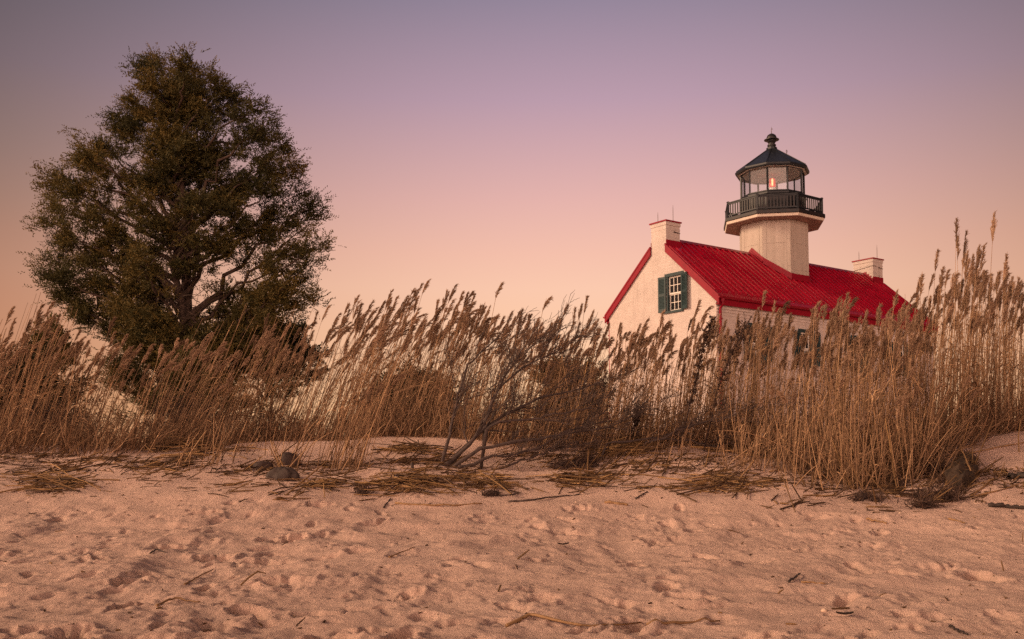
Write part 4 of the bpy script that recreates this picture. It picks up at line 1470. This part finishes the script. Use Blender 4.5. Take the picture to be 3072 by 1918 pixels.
for lab, path, Ya, Yb, ra, rb, tw_ in [
    ('long grey fallen branch lying over the straw below the gable', [(1895, 1340), (1980, 1318), (2023, 1294), (2078, 1276), (2150, 1262), (2210, 1245), (2290, 1205)], 12.7, 12.5, 0.026, 0.006, 12),
    ('curved dark fallen branch along the dune crest below the red downspout', [(1780, 1335), (1900, 1322), (1960, 1312), (2040, 1318), (2100, 1330), (2130, 1336)], 12.6, 12.9, 0.022, 0.008, 5),
    ('thin fallen branch half buried at the lower end of the bare bush', [(1475, 1412), (1560, 1384), (1650, 1352), (1730, 1335)], 11.9, 12.6, 0.022, 0.006, 7)]:
    pb = PB()
    P = pix_path(path, Ya, Yb, bb)
    for p in (P[0], P[1]):
        p[2] = gz(p[0], p[1]) + 0.0
    c = P[0].copy()
    branch(pb, P - c, ra, rb, bb, tw_, up=0.15)
    o = pb.build('fallen_branch', M['deadwood'], None, smooth=True)
    o.location = tuple(c)
    tag(o, lab, 'branch')

# ------------------------------------------------------------------ straw, sticks, stones, roots on the sand
sr = np.random.default_rng(17)


def stalk(fb, x, y, ang, L, r, lift=0.0, tilt=0.0, var=0.5, z=None):
    d = np.array([cos(ang), sin(ang), 0])
    n = 4
    t = np.linspace(-0.5, 0.5, n)
    P = np.array([x, y, 0]) + d[None] * (t * L)[:, None]
    if z is None:
        g = np.array([gz(p[0], p[1]) for p in P])
        zz = np.maximum(g, np.interp(t, [t[0], t[-1]], [g[0], g[-1]]))
    else:
        zz = np.full(n, z)
    P[:, 2] = zz + r * 0.6 + lift + tilt * (t + 0.5) * L
    P[1:-1, 2] += 0.01 * L * sr.normal()
    fb.tube(P, np.array([r, r, r, r * 0.7]), 4, var)


HEAP = [((430, 730), (1322, 1378), 190, 0.14, 'wide heap of dry reed straw at the feet of the reeds below the juniper'),
        ((1150, 1310), (1335, 1368), 70, 0.08, 'small straw heap on the sand bank left of the bare bush'),
        ((1110, 1330), (1430, 1490), 110, 0.08, 'straw heap on open sand in front of the bare bush root'),
        ((1330, 1560), (1425, 1482), 90, 0.06, 'flat straw drift right of the bare bush root'),
        ((1780, 1990), (1335, 1375), 110, 0.11, 'straw heap on the dune crest under the long fallen branch'),
        ((1630, 1870), (1420, 1475), 90, 0.05, 'low brown straw drift below the dark root tufts'),
        ((2120, 2330), (1325, 1378), 130, 0.12, 'golden straw heap under the reeds in front of the lighthouse'),
        ((2010, 2290), (1430, 1490), 100, 0.05, 'scattered straw drift on open sand below the golden heap'),
        ((20, 300), (1425, 1490), 90, 0.05, 'loose straw drift at the far left of the beach'),
        ((850, 1060), (1440, 1475), 45, 0.04, 'thin straw drift in front of the two stones')]
for (xa, xb), (ya, yb), n, hh, lab in HEAP:
    fb = FB()
    cx, cy = (xa + xb) / 2, (ya + yb) / 2
    c = gpt(cx, cy)
    bias = sr.uniform(-0.25, 0.1)
    for k in range(n):
        p = gpt(cx + (xb - xa) / 2 * np.clip(sr.normal(0, 0.5), -1.15, 1.15), max(1350, cy + (yb - ya) / 2 * np.clip(sr.normal(0, 0.5), -1.1, 1.1)))
        ang = bias + sr.normal(0, 0.85) + (pi if sr.random() < 0.5 else 0)
        cen = 1 - min(1, abs(p[0] - c[0]) / (1.2 * (xb - xa) / 2 / F * c[1]))
        stalk(fb, p[0], p[1], ang, sr.uniform(0.12, 0.7), sr.uniform(0.0035, 0.009), lift=hh * cen * sr.random(), tilt=sr.normal(0, 0.10), var=float(np.clip(sr.normal(0.38, 0.32), 0, 1)))
    o = fb.build('straw_heap', M['straw'])
    tag(o, lab, 'straw heap', 'heaps of dry straw on the sand')

lit = FB()
band = lambda px: np.interp(px, [0, 600, 1000, 1500, 2000, 2400, 2700, 3072], [1372, 1388, 1400, 1372, 1368, 1425, 1450, 1420])
for k in range(125):        # wisps of broken stalks, blown together
    cx = sr.uniform(-60, 3130)
    cy = band(cx) + abs(sr.normal(0, 48)) - 8
    ori = sr.normal(0.35, 0.5)
    for q in range(int(sr.integers(6, 26))):
        px, py = cx + sr.normal(0, 38), cy + sr.normal(0, 7)
        p = gpt(px, py)
        up = sr.random()
        stalk(lit, p[0], p[1], ori + sr.normal(0, 0.45), sr.gamma(2.0, 0.075), sr.uniform(0.003, 0.0085), lift=0.03 * sr.random() ** 3, tilt=0.0 if up < 0.85 else sr.uniform(0.2, 0.9), var=float(np.clip(sr.normal(0.22, 0.25), 0, 1)))
for k in range(1000):
    px = sr.uniform(-60, 3130)
    py = band(px) + abs(sr.normal(0, 50)) - 12
    if sr.random() < 0.05: py = sr.uniform(1560, 1900)
    p = gpt(px, py)
    L = sr.gamma(2.0, 0.05) * (0.4 if py > 1540 else 1.0)
    stalk(lit, p[0], p[1], sr.normal(0, 0.95), L, sr.uniform(0.0028, 0.0065), lift=0.0, tilt=0.0 if sr.random() < 0.8 else sr.uniform(0.2, 0.9), var=float(np.clip(sr.normal(0.22, 0.22), 0, 1)))
for k in range(900):        # crumbs of bark and leaf
    px, py = sr.uniform(-60, 3130), 1400 + abs(sr.normal(0, 90)) if k < 700 else sr.uniform(1450, 1910)
    p = gpt(px, py)
    a = sr.normal(0, 1, (3, 3)) * np.array([1, 1, 0.35]); s = sr.uniform(0.004, 0.016)
    lit.add(np.array([p + (0, 0, 0.003), p + a[0] * s + (0, 0, 0.006), p + a[1] * s + (0, 0, 0.008), p + a[2] * s + (0, 0, 0.004)]), [[0, 1, 2, 3]], None, float(sr.uniform(0, 0.35)))
o = lit.build('straw_litter', M['straw'])
tag(o, 'broken straw and leaf litter scattered over the upper beach', 'litter', kind='stuff')


def stick(path, r0, r1, label, name='stick', cat='stick', m='deadwood', lift=0.004):
    pts = [gpt(*q) for q in path]
    for p in pts: p[2] += r0 * 0.55 + lift
    tt = np.linspace(0, 1, len(pts)); t = np.linspace(0, 1, 12)
    P = np.stack([np.interp(t, tt, [p[a] for p in pts]) for a in range(3)], -1)
    for i in range(12):
        P[i, 2] = max(P[i, 2], gz(P[i, 0], P[i, 1]) + r0 * 0.5)
    P[1:-1] += sr.normal(0, r0 * 0.35, (10, 3))
    c = P[0].copy()
    pb = PB(); pb.tube(P - c, list(np.linspace(r0, r1, 12) * (1 + 0.12 * sr.normal(0, 1, 12))), 6)
    o = pb.build(name, M[m] if isinstance(m, str) else m, None, smooth=True)
    o.location = tuple(c)
    tag(o, label, cat)


M['tanstick'] = mat('tan_cane', (0.26, 0.15, 0.07), 0.7, 0.3, 12, 0.2, 60)
M['blackbit'] = mat('blackened_wood', (0.034, 0.023, 0.018), 0.7, 0.4, 20, 0.3, 60)
stick([(1186, 1513), (1290, 1520), (1370, 1521), (1446, 1514)], 0.011, 0.006, 'long thin tan cane lying on the sand below the central straw heap', m='tanstick')
stick([(1168, 1676), (1245, 1645)], 0.006, 0.003, 'thin straight twig lying on the middle of the sand', m='tanstick')
stick([(1520, 1884), (1592, 1852), (1640, 1864), (1720, 1884), (1800, 1888), (1923, 1890)], 0.010, 0.005, 'longest tan cane, bent near one end, lying on the nearest sand', m='tanstick')
stick([(1940, 1880), (2080, 1872), (2160, 1868)], 0.008, 0.004, 'tan cane half buried in line with the longest bent cane', m='tanstick')
stick([(1815, 1510), (1882, 1519)], 0.016, 0.013, 'short thick piece of cane on clean sand below the straw drifts', m='tanstick')
stick([(2367, 1749), (2400, 1727)], 0.008, 0.005, 'short black stick lying on the sand beside a brown one', m='blackbit')
stick([(2404, 1751), (2476, 1756)], 0.006, 0.004, 'short brown stick lying just right of the black stick', m='tanstick')
stick([(2850, 1884), (2902, 1910)], 0.007, 0.005, 'dark stick lying in the nearest right corner of the sand', m='blackbit')
stick([(450, 1664), (470, 1652), (495, 1660)], 0.006, 0.003, 'small bent dark twig on trampled sand at the left', m='blackbit')
stick([(553, 1757), (590, 1738), (640, 1713)], 0.007, 0.003, 'slanting brown twig in a footprint at the left', m='tanstick')
stick([(470, 1824), (520, 1805), (600, 1811)], 0.008, 0.003, 'curved flat reed blade on the near left sand', m='tanstick')
stick([(1150, 1527), (1172, 1497)], 0.009, 0.006, 'short forked looking stick below the central straw heap', m='deadwood')
stick([(2600, 1562), (2660, 1574)], 0.010, 0.008, 'short brown cane piece on smooth sand below the root tangle', m='tanstick')
stick([(2845, 1561), (2895, 1573)], 0.008, 0.006, 'brown cane piece lying below the fibrous root clod', m='tanstick')
stick([(2910, 1494), (2950, 1466), (2984, 1438)], 0.010, 0.011, 'upright slanted cane stub on the right dune face', m='tanstick')
stick([(2905, 1496), (2990, 1478), (3072, 1452)], 0.009, 0.006, 'long thin cane on the right dune face below the clod', m='tanstick')
stick([(2775, 1405), (2840, 1375), (2900, 1365), (3000, 1344), (3085, 1328)], 0.010, 0.007, 'long cane lying along the crest of the right dune', m='tanstick')
stick([(2965, 1522), (3020, 1526), (3080, 1531)], 0.024, 0.018, 'dark driftwood piece at the right edge of the sand', m='blackbit', name='driftwood', cat='driftwood')
stick([(3030, 1440), (3055, 1436), (3085, 1438)], 0.040, 0.030, 'thick dark driftwood knot at the right edge higher on the dune', m='blackbit', name='driftwood', cat='driftwood')
stick([(1500, 1492), (1545, 1486), (1562, 1480)], 0.008, 0.005, 'brown stick at the lower left end of the flat straw drift', m='deadwood')
stick([(1525, 1508), (1600, 1504), (1660, 1494), (1740, 1487)], 0.012, 0.006, 'long brown stick below the low brown straw drift', m='deadwood')
stick([(1908, 1500), (1942, 1480)], 0.010, 0.008, 'short slanting brown stick on sand below the dune hump', m='deadwood')

# leaves, shells, bits
for px, py, s, lab in [(2535, 1857, 0.045, 'dark curled dead leaf on the near right sand'), (1690, 1642, 0.05, 'dark pointed dead leaf on the central sand'), (97, 1548, 0.04, 'reddish dark dead leaf on the far left sand')]:
    p = gpt(px, py)
    pb = PB()
    a = sr.uniform(-0.6, 0.6)
    n = 7
    t = np.linspace(-1, 1, n)
    w = 0.42 * np.sqrt(np.maximum(0, 1 - t ** 2)) + 0.02
    n0 = len(pb.v)
    for i in range(n):
        for k in (-1, 0, 1):
            x, y = t[i] * s, k * w[i] * s
            pb.v.append((x * cos(a) - y * sin(a), x * sin(a) + y * cos(a), 0.012 + 0.35 * s * (abs(k) * 0.6 + 0.5 * t[i] ** 2)))
    for i in range(n - 1):
        for k in range(2):
            q = n0 + i * 3 + k
            pb.f.append((q, q + 1, q + 4, q + 3))
    o = pb.build('dead_leaf', M['weed'] if px < 200 else M['blackbit'], None, smooth=True)
    o.location = tuple(p)
    tag(o, lab, 'leaf')
for px, py, s, lab in [(2473, 1843, 0.019, 'small round pale shell on the near right sand'), (2700, 1541, 0.014, 'tiny white shell chip below the root tangle'), (1728, 1508, 0.012, 'tiny white shell chip below the straw drifts')]:
    p = gpt(px, py)
    pb = PB()
    pb.ring([(s * 0.55, 0), (s * 0.95, s * 0.25), (s * 0.9, s * 0.6), (s * 0.55, s * 0.95), (s * 0.12, s * 1.1)], 14, 0, 0)
    pb.v = [(x * (1 + 0.08 * cos(7 * atan2(y, x))), y * 0.85, z) for x, y, z in pb.v]
    o = pb.build('shell', M['shell'], None, smooth=True)
    o.location = tuple(p - (0, 0, 0.003))
    tag(o, lab, 'shell')


def rock(px, py, sx, sy, sz, seed, m, label, sink=0.3, crack=False, tiltx=0.0):
    r = np.random.default_rng(seed)
    p = gpt(px, py)
    pb = PB()
    nu, nv = 36, 18
    n0 = 0
    dirs = unit(np.array([1.0, 0, 0]))
    ph = r.uniform(0, 6, 6)
    for j in range(nv + 1):
        th = pi * j / nv
        for i in range(nu):
            a = 2 * pi * i / nu
            d = np.array([sin(th) * cos(a), sin(th) * sin(a), cos(th)])
            k = 1 + 0.07 * sin(3 * a + ph[0]) * sin(th) + 0.05 * sin(5 * a + 2 * th + ph[1]) + 0.04 * sin(4 * th + ph[2]) + 0.02 * sin(11 * a + 5 * th)
            e = np.sign(d) * np.abs(d) ** 0.85
            if crack and abs(((a - 4.2 + 0.15 * sin(5 * th)) + pi) % (2 * pi) - pi) < 0.10: k *= 0.86
            if crack and abs(((a - 5.4 + 0.12 * sin(4 * th)) + pi) % (2 * pi) - pi) < 0.10: k *= 0.80
            v = e * k * np.array([sx, sy, sz]) * (1 if d[2] > 0 else 1)
            pb.v.append((v[0], v[1], v[2] + tiltx * v[0]))
    for j in range(nv):
        for i in range(nu):
            i2 = (i + 1) % nu
            pb.f.append((j * nu + i, (j + 1) * nu + i, (j + 1) * nu + i2, j * nu + i2))
    o = pb.build('stone', m, None, smooth=True)
    o.location = (p[0], p[1], p[2] + sz * (0.32 - sink))
    tag(o, label, 'stone', 'half buried stones')


rock(850, 1436, 0.175, 0.12, 0.105, 1, M['stone2'], 'grey cracked stone half buried in front of the brown one', 0.10, True)
rock(872, 1394, 0.125, 0.10, 0.115, 2, M['stone1'], 'rounded dark brown stone standing behind the grey cracked one', 0.05, False, -0.2)
rock(788, 1404, 0.125, 0.08, 0.06, 3, M['stone1'], 'low flat brown stone lying left of the rounded brown one', 0.1)


def root_tuft(px0, px1, py0, py1, n, seed, name, label, cat, spread=0.12, m='brush', up=0.75):
    r = np.random.default_rng(seed)
    c = gpt((px0 + px1) / 2, (py0 + py1) / 2)
    fb = FB()
    cores = [gpt(r.uniform(px0, px1), r.uniform(py0, py1)) for _ in range(max(3, n // 60))]
    for k in range(n):
        s = cores[r.integers(len(cores))] + r.normal(0, 0.045, 3) * np.array([1, 1, 0.4])
        s[2] = max(s[2], gz(s[0], s[1]))
        d = unit(r.normal(0, 0.8, 3) * np.array([1, 0.9, 0.5]) + np.array([0, -0.25, up - 0.35]))
        e = s + d * spread * r.uniform(0.4, 1.6)
        e[2] = max(e[2], gz(e[0], e[1]) + 0.004)
        P = curve3(s, e, r.normal(0, 0.03, 3) + np.array([0, 0, 0.03]), r, 6, 0.06)
        fb.tube(P - c, np.linspace(0.0045, 0.0015, 6), 3, r.random())
    # peat clots holding the roots together
    for q in cores:
        pts = r.normal(0, 1, (9, 3)); pts /= np.linalg.norm(pts, axis=1)[:, None]
        rad = 0.045 * r.uniform(0.6, 1.3)
        for a in pts:
            b_ = unit(np.cross(a, r.normal(0, 1, 3))); c_ = np.cross(a, b_)
            ctr = q - c + a * rad * np.array([1.3, 1, 0.6])
            w = rad * 0.6
            fb.add(np.array([ctr - b_ * w - c_ * w, ctr + b_ * w - c_ * w * 0.7, ctr + b_ * w * 0.8 + c_ * w, ctr - b_ * w + c_ * w * 0.8]), [[0, 1, 2, 3]], None, r.uniform(0, 0.5))
    o = fb.build(name, M[m], None, tuple(c))
    tag(o, label, cat)


root_tuft(1660, 1705, 1382, 1408, 150, 61, 'root_tuft', 'dark tuft of fibrous roots on the dune hump, left one', 'roots')
root_tuft(1715, 1750, 1375, 1405, 150, 62, 'root_tuft', 'dark tuft of fibrous roots on the dune hump, middle one', 'roots')
root_tuft(1768, 1795, 1380, 1402, 110, 63, 'root_tuft', 'thin tuft of fibrous roots on the dune hump, right one', 'roots')
root_tuft(2690, 2850, 1415, 1555, 900, 64, 'root_tangle', 'large tangle of dark exposed reed roots on the right dune face', 'roots', 0.13)
root_tuft(2570, 2630, 1490, 1515, 130, 65, 'root_tuft', 'small dark root tuft left of the large root tangle', 'roots', 0.09)
root_tuft(2740, 2790, 1400, 1425, 160, 66, 'root_tuft', 'dark root tuft at the reed feet above the large tangle', 'roots', 0.09)
root_tuft(1075, 1100, 1478, 1490, 60, 67, 'root_tuft', 'tiny black root scrap on open sand left of the central straw heap', 'roots', 0.05)
root_tuft(1450, 1480, 1478, 1490, 80, 68, 'root_tuft', 'small root scrap on open sand below the flat straw drift', 'roots', 0.06)

# fibrous clod leaning on the right dune face
r = np.random.default_rng(70)
ctop, cbot = gpt(2893, 1378), gpt(2868, 1476)
clod = PB()
n = 22
ax = [cbot * (1 - t) + ctop * t + np.array([0, -0.05, 0.035]) for t in np.linspace(0, 1, 9)]
rad = [0.02, 0.105, 0.135, 0.135, 0.125, 0.115, 0.105, 0.085, 0.02]
rad = [q * (1 + 0.12 * r.normal()) for q in rad]
clod.tube([a - cbot for a in ax], rad, 16)
clod.v = [tuple(np.array(v) * 1.0 + r.normal(0, 0.012, 3)) for v in clod.v]
co = clod.build('root_clod', M['rope'], None, smooth=False)
co.location = tuple(cbot)
tag(co, 'shaggy brown clod of matted reed roots on the right dune face', 'root clod')
hair = FB()
for k in range(1000):
    t = r.random(); i = int(t * 8 * 0.999); f = t * 8 - i
    c = ax[i] * (1 - f) + ax[min(i + 1, 8)] * f - cbot
    a = r.normal(0, 1, 3); a = unit(a + np.array([0, -0.5, 0.2]))
    s = c + a * rad[i] * 0.92
    d = unit(a * 0.5 + r.normal(0, 0.5, 3) + np.array([0, -0.2, -0.7]))
    e = s + d * r.uniform(0.04, 0.12)
    hair.tube([s, (s + e) / 2 + a * 0.012, e], [0.0024, 0.002, 0.001], 3, float(np.clip(r.normal(0.12 + 0.15 * (0.25 < t < 0.6), 0.12), 0, 1)))
hair.build('root_fibres', M['straw'], co)
stick([(2876, 1367), (2914, 1462)], 0.010, 0.007, 'split cane lying across the shaggy root clod', m='tanstick', lift=0.16)


def canes(list_, label, name='broken_cane'):
    fb = FB()
    b0_ = gpt(*list_[0][0])
    for (bx, by), (tx, ty), dY, v in list_:
        b = gpt(bx, by)
        t = W2(tx, ty, b[1] + dY)
        P = curve3(b - (0, 0, 0.03), t, sr.normal(0, 0.02, 3), sr, 8, 0.006) - b0_
        fb.tube(P, np.linspace(0.0085, 0.006, 8), 5, v)
    o = fb.build(name, M['straw'], None, tuple(b0_))
    tag(o, label, 'cane')


canes([((866, 1441), (812, 1322), 0.1, 0.8), ((872, 1441), (820, 1326), 0.14, 0.65), ((859, 1442), (808, 1340), 0.08, 0.4)], 'split canes leaning left across the two stones')
canes([((1706, 1356), (1763, 1085), 0.2, 0.9)], 'long bright cane leaning right in front of the bare branches')
canes([((2700, 1462), (2656, 1256), 0.15, 0.75), ((2692, 1466), (2668, 1300), 0.1, 0.4)], 'pair of bright broken canes standing over the root tangle')
canes([((2558, 1470), (2498, 1322), 0.1, 0.6), ((2548, 1472), (2510, 1360), 0.1, 0.3), ((2566, 1468), (2520, 1390), 0.05, 0.5)], 'sheaf of broken canes leaning left at the foot of the dense reeds')
canes([((2600, 1486), (2535, 1370), 0.1, 0.35)], 'thin broken cane leaning left above the small root tuft')
canes([((2680, 1500), (2590, 1400), 0.1, 0.3)], 'long thin broken cane slanting down into the root tangle')
canes([((2876, 1364), (2906, 1268), 0.1, 0.75)], 'upright broken cane behind the shaggy root clod')
canes([((3058, 1360), (3062, 1262), 0.1, 0.6)], 'thin upright cane on the sand at the right edge')
canes([((2914, 1425), (2918, 1342), 0.1, 0.3)], 'short upright cane right of the shaggy root clod')
canes([((2420, 1462), (2375, 1385), 0.05, 0.35), ((2432, 1458), (2462, 1412), 0.05, 0.3)], 'crossed broken canes at the near edge of the dense reeds')
canes([((2112, 1405), (2128, 1342), 0.05, 0.5)], 'single upright stalk on the dune hump below the golden heap')
canes([((1762, 1428), (1765, 1352), 0.05, 0.4)], 'short upright stake like stalk between the dark root tufts')

# small upright stub in the sand left of the bush
p = gpt(1236, 1416)
pb = PB(); pb.tube([(0, 0, -0.05), (0.004, 0, 0.04), (0.0, 0, 0.085), (-0.004, 0, 0.10)], [0.020, 0.021, 0.018, 0.010], 8)
o = pb.build('wood_stub', M['deadwood'], None, smooth=True)
o.location = tuple(p)
tag(o, 'short dark wood stub standing in the sand left of the bare bush', 'stub')

# ------------------------------------------------------------------ sky and light
SUN_AZ, SUN_EL = 262.0, 22.0
w = bpy.data.worlds.new('World')
SC.world = w
w.use_nodes = True
nt = w.node_tree
for n in list(nt.nodes): nt.nodes.remove(n)
Lk = nt.links.new
out = nt.nodes.new('ShaderNodeOutputWorld')
bg = nt.nodes.new('ShaderNodeBackground')
Lk(bg.outputs[0], out.inputs['Surface'])
sky = nt.nodes.new('ShaderNodeTexSky')
sky.sky_type = 'NISHITA'
sky.sun_disc = False
sky.sun_elevation = radians(SUN_EL)
sky.sun_rotation = radians(SUN_AZ)
tc = nt.nodes.new('ShaderNodeTexCoord')
nm = nt.nodes.new('ShaderNodeVectorMath'); nm.operation = 'NORMALIZE'
Lk(tc.outputs['Generated'], nm.inputs[0])
sp = nt.nodes.new('ShaderNodeSeparateXYZ')
Lk(nm.outputs[0], sp.inputs[0])
mr = nt.nodes.new('ShaderNodeMapRange')
mr.inputs[1].default_value, mr.inputs[2].default_value = 0.0, 0.5
Lk(sp.outputs['Z'], mr.inputs[0])
cr = nt.nodes.new('ShaderNodeValToRGB')


def lin(c):
    return [((v / 255 + 0.055) / 1.055) ** 2.4 if v / 255 > 0.04045 else v / 255 / 12.92 for v in c]


STOPS = [(0.0, (253, 196, 140)), (3.0, (255, 202, 152)), (7.5, (254, 203, 166)), (10.0, (251, 201, 173)), (12.0, (245, 192, 171)), (15.1, (229, 179, 172)), (20.5, (188, 156, 172)), (25.7, (149, 134, 154)), (32.0, (124, 118, 143))]
el_ = cr.color_ramp.elements
while len(el_) > 1: el_.remove(el_[-1])
for i, (d, c) in enumerate(STOPS):
    pos = sin(radians(d)) / 0.5
    e = el_[0] if i == 0 else el_.new(pos)
    e.position = pos
    e.color = (*lin(c), 1)
Lk(mr.outputs[0], cr.inputs['Fac'])


def azdot(az):
    v = nt.nodes.new('ShaderNodeVectorMath'); v.operation = 'MULTIPLY'
    Lk(nm.outputs[0], v.inputs[0]); v.inputs[1].default_value = (1, 1, 0)
    n2 = nt.nodes.new('ShaderNodeVectorMath'); n2.operation = 'NORMALIZE'
    Lk(v.outputs[0], n2.inputs[0])
    d = nt.nodes.new('ShaderNodeVectorMath'); d.operation = 'DOT_PRODUCT'
    Lk(n2.outputs[0], d.inputs[0]); d.inputs[1].default_value = (sin(radians(az)), cos(radians(az)), 0)
    return d.outputs['Value']


def maprange(src, a, b, c, d, smooth_=True):
    m = nt.nodes.new('ShaderNodeMapRange')
    if smooth_: m.interpolation_type = 'SMOOTHSTEP'
    m.inputs[1].default_value, m.inputs[2].default_value = a, b
    m.inputs[3].default_value, m.inputs[4].default_value = c, d
    Lk(src, m.inputs[0])
    return m.outputs[0]


def mulcol(a, f):
    m = nt.nodes.new('ShaderNodeVectorMath'); m.operation = 'MULTIPLY'
    Lk(a, m.inputs[0]); Lk(f, m.inputs[1])
    return m.outputs[0]


def addcol(a, b):
    m = nt.nodes.new('ShaderNodeVectorMath'); m.operation = 'ADD'
    Lk(a, m.inputs[0]); Lk(b, m.inputs[1])
    return m.outputs[0]


gd_ = nt.nodes.new('ShaderNodeMath'); gd_.operation = 'MAXIMUM'      # the afterglow is brightest ahead and fades to the sides
Lk(azdot(5.0), gd_.inputs[0]); gd_.inputs[1].default_value = 0.6
gcb = nt.nodes.new('ShaderNodeCombineXYZ')           # low down the red of the afterglow reaches farther to the sides
for ch, ex in (('X', None), ('Y', 4.9), ('Z', 5.5)):
    gp_ = nt.nodes.new('ShaderNodeMath'); gp_.operation = 'POWER'
    Lk(gd_.outputs[0], gp_.inputs[0])
    if ex is None:
        Lk(maprange(sp.outputs['Z'], 0.12, 0.30, 3.4, 5.3), gp_.inputs[1])
    else:
        gp_.inputs[1].default_value = ex
    Lk(gp_.outputs[0], gcb.inputs[ch])
glow = gcb.outputs[0]
front = mulcol(cr.outputs['Color'], glow)
# unseen warm low glow added behind the camera to light walls and reeds
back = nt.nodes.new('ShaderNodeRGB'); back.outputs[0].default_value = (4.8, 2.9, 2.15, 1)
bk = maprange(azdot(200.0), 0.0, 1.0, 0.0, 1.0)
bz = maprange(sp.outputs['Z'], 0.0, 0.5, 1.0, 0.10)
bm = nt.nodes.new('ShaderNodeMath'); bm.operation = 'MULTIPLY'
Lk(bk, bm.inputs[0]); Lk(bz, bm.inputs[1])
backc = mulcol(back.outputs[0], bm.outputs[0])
sm = nt.nodes.new('ShaderNodeVectorMath'); sm.operation = 'SCALE'
Lk(sky.outputs[0], sm.inputs[0]); sm.inputs['Scale'].default_value = 0.0012
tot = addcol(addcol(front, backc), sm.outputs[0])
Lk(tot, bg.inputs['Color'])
bg.inputs['Strength'].default_value = 1.0

sd = bpy.data.lights.new('sun', 'SUN')
sd.energy = 3.3
sd.angle = radians(18)
sd.color = (1.0, 0.66, 0.42)
so = bpy.data.objects.new('sun', sd)
COL.objects.link(so)
a, e = radians(SUN_AZ), radians(SUN_EL)
from mathutils import Vector
so.rotation_euler = Vector((sin(a) * cos(e), cos(a) * cos(e), sin(e))).to_track_quat('Z', 'Y').to_euler()

vs = SC.view_settings
SC.display_settings.display_device = 'sRGB'
vs.view_transform = 'Standard'
vs.look = 'None'
vs.exposure = 0.0
vs.gamma = 1.0
SC.render.engine = 'CYCLES'
SC.cycles.use_denoising = False      # the photograph is grainy too
try:
    SC.cycles.sampling_pattern = 'TABULATED_SOBOL'
except Exception:
    pass
SC.cycles.max_bounces = 6
SC.cycles.transparent_max_bounces = 12
SC.render.film_transparent = False
